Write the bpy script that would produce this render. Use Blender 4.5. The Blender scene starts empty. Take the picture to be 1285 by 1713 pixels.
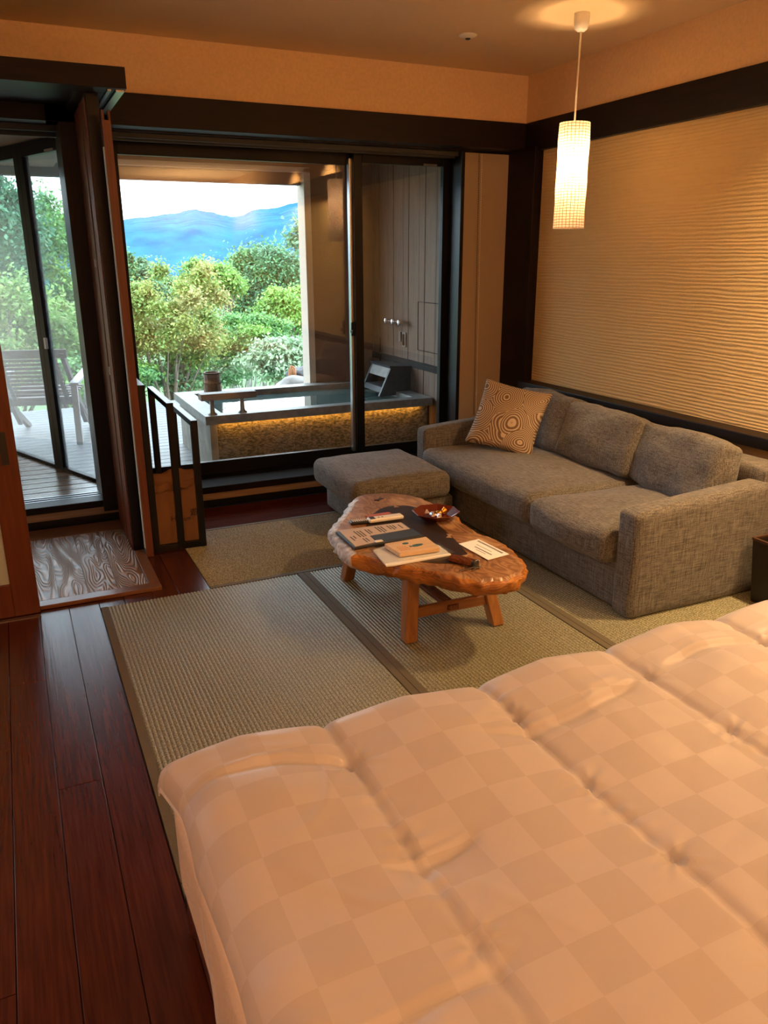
import bpy, bmesh, math, random
import numpy as np
from mathutils import Vector, Matrix, noise
random.seed(7); rng = np.random.default_rng(7)
S = bpy.context.scene; C = S.collection
R = math.radians
# ------------------------------------------------------------------ camera
cam_d = bpy.data.cameras.new('camera'); cam = bpy.data.objects.new('camera', cam_d); C.objects.link(cam)
_CX=(0.90617,-0.422665,-0.014555); _UP=(0.138,0.262,0.955)
def cam_axes():
    f=1313.; cx,cy=642.5,856.5
    vy=np.array([-2-cx,440-cy,f]); vx=np.array([3631-cx,420-cy,f]); vz=-np.array([650-cx,4863-cy,f])
    M=np.stack([v/np.linalg.norm(v) for v in (vx,vy,vz)],1)
    U,_,V=np.linalg.svd(M); return U@V      # world -> camera (x right, y down, z forward)
Rc = cam_axes()
m = Matrix.Identity(4)
for i in range(3):
    m[i][0]=Rc[0][i]; m[i][1]=-Rc[1][i]; m[i][2]=-Rc[2][i]
m.translation=(0,0,1.5)
cam.matrix_world=m
cam_d.sensor_fit='VERTICAL'; cam_d.sensor_height=36; cam_d.sensor_width=27; cam_d.lens=1313/1713*36
cam_d.clip_start=.05; cam_d.clip_end=4000
S.camera=cam
# ------------------------------------------------------------------ exposure, sky, lights
S.view_settings.view_transform='Standard'; S.view_settings.look='None'
S.view_settings.exposure=1.0; S.view_settings.gamma=1; S.view_settings.use_curve_mapping=False
W = bpy.data.worlds.new('world'); S.world=W; W.use_nodes=True
W.node_tree.nodes['Background'].inputs[0].default_value=(.76,.90,1.0,1)
W.node_tree.nodes['Background'].inputs[1].default_value=4.0
WARM=(1,.68,.38)
def area(name,loc,size,power,color,rot=(0,0,0),sy=None,spread=None):
    l=bpy.data.lights.new(name,'AREA'); l.energy=power; l.color=color; l.size=size
    if sy: l.shape='RECTANGLE'; l.size_y=sy
    if spread: l.spread=R(spread)
    o=bpy.data.objects.new(name,l); C.objects.link(o); o.location=loc; o.rotation_euler=rot; return o
# recessed ceiling lamps over the bed, above the top edge of the picture
BEDL=(1,.80,.60)
area('ceiling_lamp_light',(1.3,.75,2.57),.12,1.1,BEDL)
area('ceiling_lamp_light',(-.4,.8,2.57),.12,1.2,BEDL)
area('ceiling_lamp_light',(3.0,1.9,2.57),.12,19,(1,.62,.28),spread=115)
area('ceiling_lamp_light',(3.0,.8,2.57),.12,14,(1,.62,.28),spread=115)
# unseen fill lights added behind the camera to brighten ceiling and walls
area('fill_uplight',(2.5,-1.5,1.85),1.1,50,(1,.66,.36),(R(180),0,0))
area('fill_uplight',(-1.9,-.6,1.85),1.1,44,(1,.66,.36),(R(180),0,0))
def point(name,loc,power,color,rad=.03):
    l=bpy.data.lights.new(name,'POINT'); l.energy=power; l.color=color; l.shadow_soft_size=rad
    o=bpy.data.objects.new(name,l); C.objects.link(o); o.location=loc; return o

# ------------------------------------------------------------------ materials
def nodes(name):
    mt=bpy.data.materials.new(name); mt.use_nodes=True; nt=mt.node_tree
    return mt,nt,nt.nodes['Principled BSDF']
def flat(name,col,rough=.6,metal=0,spec=.5,bump=0,bscale=60,var=0,vscale=5,emit=0):
    mt,nt,p=nodes(name); p.inputs['Base Color'].default_value=(*col,1)
    p.inputs['Roughness'].default_value=rough; p.inputs['Metallic'].default_value=metal
    p.inputs['Specular IOR Level'].default_value=spec
    if emit: p.inputs['Emission Color'].default_value=(*col,1); p.inputs['Emission Strength'].default_value=emit
    tc=nt.nodes.new('ShaderNodeTexCoord')
    if bump:
        n=nt.nodes.new('ShaderNodeTexNoise'); n.inputs['Scale'].default_value=bscale; n.inputs['Detail'].default_value=4
        b=nt.nodes.new('ShaderNodeBump'); b.inputs['Strength'].default_value=bump; b.inputs['Distance'].default_value=.01
        nt.links.new(tc.outputs['Object'],n.inputs['Vector']); nt.links.new(n.outputs['Fac'],b.inputs['Height']); nt.links.new(b.outputs['Normal'],p.inputs['Normal'])
    if var:
        n=nt.nodes.new('ShaderNodeTexNoise'); n.inputs['Scale'].default_value=vscale; n.inputs['Detail'].default_value=3
        r=nt.nodes.new('ShaderNodeValToRGB'); r.color_ramp.elements[0].position=.3; r.color_ramp.elements[1].position=.7
        r.color_ramp.elements[0].color=(*[c*(1-var) for c in col],1); r.color_ramp.elements[1].color=(*[min(1,c*(1+var)) for c in col],1)
        nt.links.new(tc.outputs['Object'],n.inputs['Vector']); nt.links.new(n.outputs['Fac'],r.inputs['Fac']); nt.links.new(r.outputs['Color'],p.inputs['Base Color'])
    return mt
def wood(name,c1,c2,axis='y',scale=6,stretch=14,rough=.4,bump=.15,spec=.5,dist=.004,wave=False):
    """streaky grain running along one axis"""
    mt,nt,p=nodes(name); N=nt.nodes; L=nt.links
    tc=N.new('ShaderNodeTexCoord'); mp=N.new('ShaderNodeMapping')
    s=[stretch]*3; s['xyz'.index(axis)]=1; mp.inputs['Scale'].default_value=s
    oi=N.new('ShaderNodeObjectInfo'); add=N.new('ShaderNodeVectorMath'); add.operation='ADD'
    mul=N.new('ShaderNodeMath'); mul.operation='MULTIPLY'; mul.inputs[1].default_value=37
    L.new(oi.outputs['Random'],mul.inputs[0]); L.new(tc.outputs['Object'],mp.inputs['Vector']); L.new(mp.outputs['Vector'],add.inputs[0]); L.new(mul.outputs[0],add.inputs[1])
    n=N.new('ShaderNodeTexNoise'); n.inputs['Scale'].default_value=scale; n.inputs['Detail'].default_value=6; n.inputs['Distortion'].default_value=.3
    L.new(add.outputs[0],n.inputs['Vector'])
    r=N.new('ShaderNodeValToRGB'); r.color_ramp.elements[0].position=.32; r.color_ramp.elements[1].position=.68
    r.color_ramp.elements[0].color=(*c1,1); r.color_ramp.elements[1].color=(*c2,1)
    L.new(n.outputs['Fac'],r.inputs['Fac']); L.new(r.outputs['Color'],p.inputs['Base Color'])
    p.inputs['Roughness'].default_value=rough; p.inputs['Specular IOR Level'].default_value=spec
    b=N.new('ShaderNodeBump'); b.inputs['Strength'].default_value=bump; b.inputs['Distance'].default_value=dist
    L.new(n.outputs['Fac'],b.inputs['Height']); L.new(b.outputs['Normal'],p.inputs['Normal'])
    return mt
DARK=(.012,.010,.014)
M={}
M['dark_wood']=wood('dark_wood',(.005,.003,.003),(.012,.006,.005),'x',rough=.45,bump=.1,spec=.22)
M['dark_wood_z']=wood('dark_wood_z',(.005,.003,.003),(.012,.006,.005),'z',rough=.45,bump=.1,spec=.22)
M['dark_wood_y']=wood('dark_wood_y',(.005,.003,.003),(.012,.006,.005),'y',rough=.45,bump=.1,spec=.22)
M['dull_tread']=wood('dull_tread',(.007,.004,.003),(.014,.008,.006),'x',rough=.8,bump=.05,spec=.08)
M['black_metal']=flat('black_metal',(.003,.0035,.006),.4,spec=.2)
M['black_wood']=wood('black_wood',(.004,.004,.005),(.008,.008,.009),'z',rough=.35,bump=.05,spec=.3)
M['floor_wood']=wood('floor_wood',(.045,.008,.005),(.088,.019,.010),'y',scale=5,stretch=22,rough=.26,bump=.25,spec=.5,dist=.002)
M['floor_wood_x']=wood('floor_wood_x',(.045,.008,.005),(.088,.019,.010),'x',scale=5,stretch=22,rough=.55,bump=.25,spec=.2,dist=.002)
M['floor_dull']=wood('floor_dull',(.045,.009,.006),(.085,.02,.011),'x',scale=5,stretch=22,rough=.9,bump=.2,spec=.04)
M['red_wood']=wood('red_wood',(.10,.027,.014),(.16,.046,.023),'z',scale=5,stretch=20,rough=.42,bump=.1)
M['shoji_wood']=wood('shoji_wood',(.085,.018,.007),(.125,.030,.011),'z',scale=4,stretch=20,rough=.5,bump=.06)
M['step_tan']=wood('step_tan',(.20,.12,.07),(.30,.19,.11),'x',rough=.6)
M['deck_in']=wood('deck_in',(.09,.055,.04),(.24,.15,.10),'x',scale=4,stretch=12,rough=.22,bump=.4)
M['deck_out']=wood('deck_out',(.12,.125,.14),(.21,.215,.23),'x',scale=4,stretch=12,rough=.42,bump=.4)
M['plaster']=flat('plaster',(.78,.54,.31),.9,bump=.25,bscale=220,var=.05,vscale=60,spec=.1)
M['plaster_panel']=flat('plaster_panel',(.42,.33,.24),.9,bump=.2,bscale=260,spec=.1)
M['ceiling']=flat('ceiling_plaster',(.78,.58,.36),.95,bump=.2,bscale=200,spec=.1)
M['outer_plaster']=flat('outer_plaster',(.58,.50,.42),.9,bump=.2,bscale=80)
M['outer_brown']=flat('outer_brown',(.15,.085,.065),.85,bump=.2,bscale=90,var=.15,vscale=3)
M['soffit']=flat('soffit_boards',(.22,.13,.09),.7)
M['chrome']=flat('chrome',(.75,.75,.78),.12,metal=1)
M['steel']=flat('steel',(.45,.47,.50),.3,metal=1)
M['gunmetal']=flat('gunmetal',(.035,.04,.045),.5,spec=.3)
M['blind_roll']=flat('blind_roll',(.035,.045,.07),.6)
M['bronze']=flat('grey_bronze',(.25,.25,.24),.35,metal=.6)
M['white_plastic']=flat('white_plastic',(.78,.76,.72),.35)
M['black_plastic']=flat('black_plastic',(.02,.02,.022),.4)
M['paper']=flat('paper',(.88,.87,.88),.8)
M['paper_beige']=flat('paper_beige',(.52,.42,.34),.7)
M['ink']=flat('ink',(.05,.05,.06),.8)
M['kraft']=flat('kraft_paper',(.30,.145,.065),.8,bump=.3,bscale=25,var=.1,vscale=8)
M['lacquer']=flat('red_lacquer',(.10,.012,.006),.12,spec=.8)
M['foil_gold']=flat('gold_foil',(.75,.42,.08),.25,metal=1,bump=.8,bscale=60)
M['foil_silver']=flat('silver_foil',(.8,.78,.85),.15,metal=1,bump=.9,bscale=60)
M['orange_card']=flat('orange_card',(.45,.11,.045),.6)
M['leather']=flat('black_leather',(.022,.022,.028),.45,bump=.3,bscale=300)
M['slate_blue']=flat('slate_print',(.04,.05,.065),.5)
M['teal']=flat('teal_ink',(.03,.12,.16),.6)
M['pink_ink']=flat('orange_ink',(.62,.30,.16),.7)
M['book_wood']=wood('book_cover',(.62,.42,.24),(.74,.54,.34),'x',scale=4,stretch=10,rough=.5)
M['rosewood']=wood('rosewood',(.07,.018,.008),(.20,.06,.02),'y',scale=10,rough=.25)
M['table_leg']=wood('table_leg',(.22,.085,.022),(.34,.15,.045),'z',scale=5,stretch=10,rough=.38,bump=.15)
M['table_rail']=wood('table_rail',(.20,.075,.02),(.30,.12,.035),'x',scale=5,stretch=10,rough=.4,bump=.15)
M['inlay']=wood('dark_inlay',(.018,.010,.008),(.045,.026,.02),'y',scale=7,rough=.35)
M['inlay_key']=flat('inlay_key',(.40,.24,.13),.45)
M['stone_dark']=flat('dark_stone',(.04,.046,.055),.35,bump=.35,bscale=60,var=.25,vscale=18)
M['stone_slab']=flat('tub_slab_stone',(.20,.20,.195),.38,bump=.35,bscale=70,var=.22,vscale=22)
M['stone_side']=flat('tub_side_stone',(.28,.265,.23),.7,bump=.4,bscale=30,var=.25,vscale=9)
M['cedar']=wood('weathered_cedar',(.12,.072,.046),(.19,.12,.08),'z',scale=4,stretch=16,rough=.6,bump=.3)
M['cedar_x']=wood('weathered_rail',(.12,.11,.105),(.20,.185,.175),'x',scale=4,stretch=16,rough=.5,bump=.3)
M['boulder']=flat('boulder',(.24,.23,.22),.8,bump=.6,bscale=12,var=.3,vscale=7)
M['boulder_dark']=flat('boulder_dark',(.03,.03,.035),.5,bump=.6,bscale=12)
M['rust']=flat('rusty_orange',(.35,.14,.05),.7)
M['chair_wood']=wood('chair_wood',(.085,.065,.065),(.16,.125,.12),'x',scale=4,rough=.6)
M['chair_grey']=wood('chair_grey',(.34,.33,.33),(.50,.50,.50),'y',scale=4,rough=.5)
M['cord']=flat('cord_white',(.80,.72,.60),.5)
M['bark']=flat('bark',(.16,.125,.10),.9,bump=.6,bscale=20,var=.35,vscale=6)
M['bark_pale']=flat('bark_pale',(.36,.36,.33),.9,bump=.6,bscale=20,var=.3,vscale=6)
M['bin']=flat('bin_black',(.015,.011,.010),.5)
M['bin_rim']=flat('bin_rim',(.07,.035,.022),.4)
M['bed_wood']=wood('bed_wood',(.05,.012,.007),(.085,.022,.012),'x',rough=.35,bump=.1)
M['mattress']=flat('mattress_ticking',(.60,.50,.44),.8,bump=.3,bscale=50)
M['silicone']=flat('panel_gap_and_shade',(.02,.016,.014),.9)

# fabric of the sofa
def fabric(name,c1,c2):
    mt,nt,p=nodes(name); N=nt.nodes; L=nt.links
    tc=N.new('ShaderNodeTexCoord'); outs=[]
    for sc in ((14,260,260),(260,14,260),(260,260,14)):
        mp=N.new('ShaderNodeMapping'); mp.inputs['Scale'].default_value=sc
        n=N.new('ShaderNodeTexNoise'); n.inputs['Scale'].default_value=1.1; n.inputs['Detail'].default_value=2
        L.new(tc.outputs['Object'],mp.inputs['Vector']); L.new(mp.outputs['Vector'],n.inputs['Vector']); outs.append(n)
    a=N.new('ShaderNodeMath'); a.operation='ADD'; L.new(outs[0].outputs['Fac'],a.inputs[0]); L.new(outs[1].outputs['Fac'],a.inputs[1])
    a2=N.new('ShaderNodeMath'); a2.operation='ADD'; L.new(a.outputs[0],a2.inputs[0]); L.new(outs[2].outputs['Fac'],a2.inputs[1])
    d=N.new('ShaderNodeMath'); d.operation='MULTIPLY'; d.inputs[1].default_value=1/3; L.new(a2.outputs[0],d.inputs[0])
    r=N.new('ShaderNodeValToRGB'); r.color_ramp.elements[0].position=.40; r.color_ramp.elements[1].position=.60
    r.color_ramp.elements[0].color=(*c1,1); r.color_ramp.elements[1].color=(*c2,1)
    L.new(d.outputs[0],r.inputs['Fac']); L.new(r.outputs['Color'],p.inputs['Base Color'])
    b=N.new('ShaderNodeBump'); b.inputs['Strength'].default_value=.5; b.inputs['Distance'].default_value=.003
    L.new(d.outputs[0],b.inputs['Height']); L.new(b.outputs['Normal'],p.inputs['Normal'])
    p.inputs['Roughness'].default_value=.9; p.inputs['Specular IOR Level'].default_value=.15
    p.inputs['Sheen Weight'].default_value=.15
    return mt
M['sofa']=fabric('sofa_fabric',(.052,.047,.043),(.215,.20,.187))

def wave_wall():
    """combed plaster: horizontal wavering ridges"""
    mt,nt,p=nodes('combed_plaster'); N=nt.nodes; L=nt.links
    tc=N.new('ShaderNodeTexCoord'); sp=N.new('ShaderNodeSeparateXYZ'); L.new(tc.outputs['Object'],sp.inputs[0])
    mp=N.new('ShaderNodeMapping'); mp.inputs['Scale'].default_value=(1,.9,7); L.new(tc.outputs['Object'],mp.inputs['Vector'])
    n=N.new('ShaderNodeTexNoise'); n.inputs['Scale'].default_value=1.6; n.inputs['Detail'].default_value=5; n.inputs['Roughness'].default_value=.6; L.new(mp.outputs['Vector'],n.inputs['Vector'])
    a=N.new('ShaderNodeMath'); a.operation='MULTIPLY_ADD'; a.inputs[1].default_value=.05; L.new(n.outputs['Fac'],a.inputs[0]); L.new(sp.outputs['Z'],a.inputs[2])
    k=N.new('ShaderNodeMath'); k.operation='MULTIPLY'; k.inputs[1].default_value=2*math.pi/.019; L.new(a.outputs[0],k.inputs[0])
    w=N.new('ShaderNodeMath'); w.operation='SINE'; L.new(k.outputs[0],w.inputs[0])
    n2=N.new('ShaderNodeTexNoise'); n2.inputs['Scale'].default_value=110; n2.inputs['Detail'].default_value=3; L.new(tc.outputs['Object'],n2.inputs['Vector'])
    h=N.new('ShaderNodeMath'); h.operation='MULTIPLY_ADD'; h.inputs[1].default_value=.5; L.new(w.outputs[0],h.inputs[0]); L.new(n2.outputs['Fac'],h.inputs[2])
    b=N.new('ShaderNodeBump'); b.inputs['Strength'].default_value=.75; b.inputs['Distance'].default_value=.003
    L.new(h.outputs[0],b.inputs['Height']); L.new(b.outputs['Normal'],p.inputs['Normal'])
    p.inputs['Base Color'].default_value=(.74,.55,.27,1)
    p.inputs['Roughness'].default_value=.85; p.inputs['Specular IOR Level'].default_value=.1
    return mt
M['combed']=wave_wall()

def tatami():
    mt,nt,p=nodes('tatami_rush'); N=nt.nodes; L=nt.links
    tc=N.new('ShaderNodeTexCoord')
    def ns(sc,s):
        mp=N.new('ShaderNodeMapping'); mp.inputs['Scale'].default_value=sc; n=N.new('ShaderNodeTexNoise'); n.inputs['Scale'].default_value=s; n.inputs['Detail'].default_value=3
        L.new(tc.outputs['Object'],mp.inputs['Vector']); L.new(mp.outputs['Vector'],n.inputs['Vector']); return n
    n1=ns((170,150,1),1); n2=ns((1,1,1),1.5)
    r=N.new('ShaderNodeValToRGB'); r.color_ramp.elements[0].position=.38; r.color_ramp.elements[1].position=.64
    r.color_ramp.elements[0].color=(.135,.132,.078,1); r.color_ramp.elements[1].color=(.375,.365,.255,1)
    L.new(n1.outputs['Fac'],r.inputs['Fac'])
    hs=N.new('ShaderNodeHueSaturation'); mr=N.new('ShaderNodeMapRange'); mr.inputs['To Min'].default_value=.75; mr.inputs['To Max'].default_value=1.25
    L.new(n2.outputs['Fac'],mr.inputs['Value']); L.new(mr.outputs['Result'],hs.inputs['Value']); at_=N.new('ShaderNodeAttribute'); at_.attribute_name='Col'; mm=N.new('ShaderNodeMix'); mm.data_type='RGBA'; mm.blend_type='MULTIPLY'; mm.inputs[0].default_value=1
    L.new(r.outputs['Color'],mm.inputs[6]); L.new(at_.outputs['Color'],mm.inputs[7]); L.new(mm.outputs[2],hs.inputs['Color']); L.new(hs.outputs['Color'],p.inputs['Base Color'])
    b=N.new('ShaderNodeBump'); b.inputs['Strength'].default_value=.6; b.inputs['Distance'].default_value=.003
    L.new(n1.outputs['Fac'],b.inputs['Height']); L.new(b.outputs['Normal'],p.inputs['Normal'])
    p.inputs['Roughness'].default_value=.5; p.inputs['Specular IOR Level'].default_value=.45
    return mt
M['tatami']=tatami()
M['tatami_border']=flat('tatami_border',(.115,.095,.060),.8,bump=.3,bscale=300)

def carved():
    """landing boards with raised cathedral grain"""
    mt,nt,p=nodes('carved_grain'); N=nt.nodes; L=nt.links
    tc=N.new('ShaderNodeTexCoord'); mp=N.new('ShaderNodeMapping'); mp.inputs['Scale'].default_value=(6,1.1,1)
    oi=N.new('ShaderNodeObjectInfo'); mul=N.new('ShaderNodeMath'); mul.operation='MULTIPLY'; mul.inputs[1].default_value=19
    ad=N.new('ShaderNodeVectorMath'); ad.operation='ADD'
    L.new(oi.outputs['Random'],mul.inputs[0]); L.new(tc.outputs['Object'],mp.inputs['Vector'])
    L.new(mp.outputs['Vector'],ad.inputs[0]); L.new(mul.outputs[0],ad.inputs[1])
    n=N.new('ShaderNodeTexNoise'); n.inputs['Scale'].default_value=2.0; n.inputs['Detail'].default_value=.6; n.inputs['Distortion'].default_value=.25
    L.new(ad.outputs[0],n.inputs['Vector'])
    k=N.new('ShaderNodeMath'); k.operation='MULTIPLY'; k.inputs[1].default_value=130; L.new(n.outputs['Fac'],k.inputs[0])
    s=N.new('ShaderNodeMath'); s.operation='SINE'; L.new(k.outputs[0],s.inputs[0])
    r=N.new('ShaderNodeValToRGB'); r.color_ramp.elements[0].position=.25; r.color_ramp.elements[1].position=.75
    r.color_ramp.elements[0].color=(.15,.095,.07,1); r.color_ramp.elements[1].color=(.36,.25,.19,1)
    ma=N.new('ShaderNodeMath'); ma.operation='MULTIPLY_ADD'; ma.inputs[1].default_value=.5; ma.inputs[2].default_value=.5
    L.new(s.outputs[0],ma.inputs[0]); L.new(ma.outputs[0],r.inputs['Fac']); L.new(r.outputs['Color'],p.inputs['Base Color'])
    b=N.new('ShaderNodeBump'); b.inputs['Strength'].default_value=.6; b.inputs['Distance'].default_value=.004
    L.new(ma.outputs[0],b.inputs['Height']); L.new(b.outputs['Normal'],p.inputs['Normal'])
    p.inputs['Roughness'].default_value=.34
    return mt
M['carved']=carved()
M['landing_border']=wood('landing_border',(.13,.055,.03),(.20,.09,.05),'x',rough=.3)

def duvet_mat():
    mt,nt,p=nodes('sateen_check'); N=nt.nodes; L=nt.links
    uv=N.new('ShaderNodeUVMap'); uv.uv_map='UVMap'
    ck=N.new('ShaderNodeTexChecker'); ck.inputs['Scale'].default_value=1
    L.new(uv.outputs['UV'],ck.inputs['Vector'])
    ck.inputs['Color1'].default_value=(.52,.475,.50,1); ck.inputs['Color2'].default_value=(.475,.43,.447,1)
    L.new(ck.outputs['Color'],p.inputs['Base Color'])
    mr=N.new('ShaderNodeMapRange'); mr.inputs['To Min'].default_value=.62; mr.inputs['To Max'].default_value=.45
    L.new(ck.outputs['Fac'],mr.inputs['Value']); L.new(mr.outputs['Result'],p.inputs['Roughness'])
    p.inputs['Sheen Weight'].default_value=.25; p.inputs['Specular IOR Level'].default_value=.35
    n=N.new('ShaderNodeTexNoise'); n.inputs['Scale'].default_value=500
    tc=N.new('ShaderNodeTexCoord'); L.new(tc.outputs['Object'],n.inputs['Vector'])
    b=N.new('ShaderNodeBump'); b.inputs['Strength'].default_value=.08; b.inputs['Distance'].default_value=.002
    L.new(n.outputs['Fac'],b.inputs['Height']); L.new(b.outputs['Normal'],p.inputs['Normal'])
    return mt
M['duvet']=duvet_mat()

def pillow_mat():
    mt,nt,p=nodes('wave_circle_print'); N=nt.nodes; L=nt.links
    uv=N.new('ShaderNodeUVMap'); uv.uv_map='UVMap'
    v=N.new('ShaderNodeTexVoronoi'); v.inputs['Scale'].default_value=2.8; v.inputs['Randomness'].default_value=.8
    n=N.new('ShaderNodeTexNoise'); n.inputs['Scale'].default_value=2.2; n.inputs['Detail'].default_value=0
    mx=N.new('ShaderNodeMix'); mx.data_type='VECTOR'; mx.inputs[0].default_value=.14
    L.new(uv.outputs['UV'],n.inputs['Vector']); L.new(uv.outputs['UV'],mx.inputs[4]); L.new(n.outputs['Color'],mx.inputs[5]); L.new(mx.outputs[1],v.inputs['Vector'])
    k=N.new('ShaderNodeMath'); k.operation='MULTIPLY'; k.inputs[1].default_value=100; L.new(v.outputs['Distance'],k.inputs[0])
    s=N.new('ShaderNodeMath'); s.operation='SINE'; L.new(k.outputs[0],s.inputs[0])
    r=N.new('ShaderNodeValToRGB'); r.color_ramp.elements[0].position=.45; r.color_ramp.elements[1].position=.75
    ma=N.new('ShaderNodeMath'); ma.operation='MULTIPLY_ADD'; ma.inputs[1].default_value=.5; ma.inputs[2].default_value=.5
    L.new(s.outputs[0],ma.inputs[0]); L.new(ma.outputs[0],r.inputs['Fac'])
    r.color_ramp.elements[0].color=(.17,.105,.065,1); r.color_ramp.elements[1].color=(.55,.44,.32,1)
    L.new(r.outputs['Color'],p.inputs['Base Color']); p.inputs['Roughness'].default_value=.8
    return mt
M['pillow']=pillow_mat()

def burl(name,c1,c2,c3,rough=.3,bump=.5,ms=(3.2,1.2,2.5),amp=.11):
    mt,nt,p=nodes(name); N=nt.nodes; L=nt.links
    tc=N.new('ShaderNodeTexCoord'); mp=N.new('ShaderNodeMapping'); mp.inputs['Scale'].default_value=ms; mp.inputs['Rotation'].default_value=(0,0,.5)
    n=N.new('ShaderNodeTexNoise'); n.inputs['Scale'].default_value=2.4; n.inputs['Detail'].default_value=2; n.inputs['Distortion'].default_value=1.2
    L.new(tc.outputs['Object'],mp.inputs['Vector']); L.new(mp.outputs['Vector'],n.inputs['Vector'])
    k=N.new('ShaderNodeMath'); k.operation='MULTIPLY'; k.inputs[1].default_value=70; L.new(n.outputs['Fac'],k.inputs[0])
    s=N.new('ShaderNodeMath'); s.operation='SINE'; L.new(k.outputs[0],s.inputs[0])
    n2=N.new('ShaderNodeTexNoise'); n2.inputs['Scale'].default_value=4; n2.inputs['Detail'].default_value=6; L.new(tc.outputs['Object'],n2.inputs['Vector'])
    a=N.new('ShaderNodeMath'); a.operation='MULTIPLY_ADD'; a.inputs[1].default_value=amp; L.new(s.outputs[0],a.inputs[0]); L.new(n2.outputs['Fac'],a.inputs[2])
    r=N.new('ShaderNodeValToRGB'); r.color_ramp.elements[0].position=.28; r.color_ramp.elements[0].color=(*c1,1)
    r.color_ramp.elements[1].position=.72; r.color_ramp.elements[1].color=(*c3,1); e=r.color_ramp.elements.new(.5); e.color=(*c2,1)
    L.new(a.outputs[0],r.inputs['Fac']); L.new(r.outputs['Color'],p.inputs['Base Color'])
    b=N.new('ShaderNodeBump'); b.inputs['Strength'].default_value=bump; b.inputs['Distance'].default_value=.004
    L.new(a.outputs[0],b.inputs['Height']); L.new(b.outputs['Normal'],p.inputs['Normal'])
    p.inputs['Roughness'].default_value=rough
    return mt
M['burl_top']=burl('burl_top',(.15,.065,.03),(.31,.16,.08),(.50,.31,.17),.33,.2)
M['burl_side']=burl('burl_side',(.10,.030,.007),(.34,.12,.022),(.58,.25,.05),.5,1.5,(1.6,1.6,9),.07)
M['bark_edge']=flat('bark_edge',(.50,.46,.44),.6,bump=1,bscale=40,var=.5,vscale=30)

def granite():
    mt,nt,p=nodes('rough_granite'); N=nt.nodes; L=nt.links
    tc=N.new('ShaderNodeTexCoord'); n=N.new('ShaderNodeTexNoise'); n.inputs['Scale'].default_value=45; n.inputs['Detail'].default_value=5
    mp=N.new('ShaderNodeMapping'); mp.inputs['Scale'].default_value=(1,1,2); L.new(tc.outputs['Object'],mp.inputs['Vector']); L.new(mp.outputs['Vector'],n.inputs['Vector'])
    r=N.new('ShaderNodeValToRGB'); r.color_ramp.elements[0].position=.38; r.color_ramp.elements[1].position=.62
    r.color_ramp.elements[0].color=(.035,.03,.024,1); r.color_ramp.elements[1].color=(.17,.145,.115,1)
    L.new(n.outputs['Fac'],r.inputs['Fac']); L.new(r.outputs['Color'],p.inputs['Base Color'])
    b=N.new('ShaderNodeBump'); b.inputs['Strength'].default_value=1; b.inputs['Distance'].default_value=.01
    L.new(n.outputs['Fac'],b.inputs['Height']); L.new(b.outputs['Normal'],p.inputs['Normal']); p.inputs['Roughness'].default_value=.7
    return mt
M['granite']=granite()

def glass(name,tint=(1,1,1),mist=0):
    mt=bpy.data.materials.new(name); mt.use_nodes=True; nt=mt.node_tree; N=nt.nodes; L=nt.links
    N.remove(N['Principled BSDF']); out=N['Material Output']
    t=N.new('ShaderNodeBsdfTransparent'); t.inputs[0].default_value=(*tint,1)
    g=N.new('ShaderNodeBsdfGlossy'); g.inputs['Roughness'].default_value=0.0
    f=N.new('ShaderNodeFresnel'); ge=N.new('ShaderNodeNewGeometry'); io=N.new('ShaderNodeMapRange')
    io.inputs['To Min'].default_value=1.62; io.inputs['To Max'].default_value=1/1.62; L.new(ge.outputs['Backfacing'],io.inputs['Value']); L.new(io.outputs['Result'],f.inputs['IOR'])
    base=t
    if mist:
        d=N.new('ShaderNodeBsdfTranslucent'); d.inputs[0].default_value=(.9,.95,1,1)
        mm=N.new('ShaderNodeMixShader'); mm.inputs[0].default_value=mist
        L.new(t.outputs[0],mm.inputs[1]); L.new(d.outputs[0],mm.inputs[2]); base=mm
    mx=N.new('ShaderNodeMixShader'); L.new(f.outputs[0],mx.inputs[0]); L.new(base.outputs[0],mx.inputs[1]); L.new(g.outputs[0],mx.inputs[2])
    L.new(mx.outputs[0],out.inputs['Surface']); return mt
M['glass']=glass('window_glass',(.97,.985,.98))
M['glass_misty']=glass('misted_glass',(.93,.96,.97),.10)
M['clear_plastic']=glass('clear_plastic',(.9,.92,.95),.35)

def water():
    mt,nt,p=nodes('bath_water'); N=nt.nodes; L=nt.links
    p.inputs['Base Color'].default_value=(.05,.09,.09,1); p.inputs['Roughness'].default_value=.03; p.inputs['Specular IOR Level'].default_value=.5; p.inputs['IOR'].default_value=1.33
    
    n=N.new('ShaderNodeTexNoise'); n.inputs['Scale'].default_value=9; tc=N.new('ShaderNodeTexCoord'); L.new(tc.outputs['Object'],n.inputs['Vector'])
    b=N.new('ShaderNodeBump'); b.inputs['Strength'].default_value=.08; b.inputs['Distance'].default_value=.01
    L.new(n.outputs['Fac'],b.inputs['Height']); L.new(b.outputs['Normal'],p.inputs['Normal'])
    return mt
M['water']=water()

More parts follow.
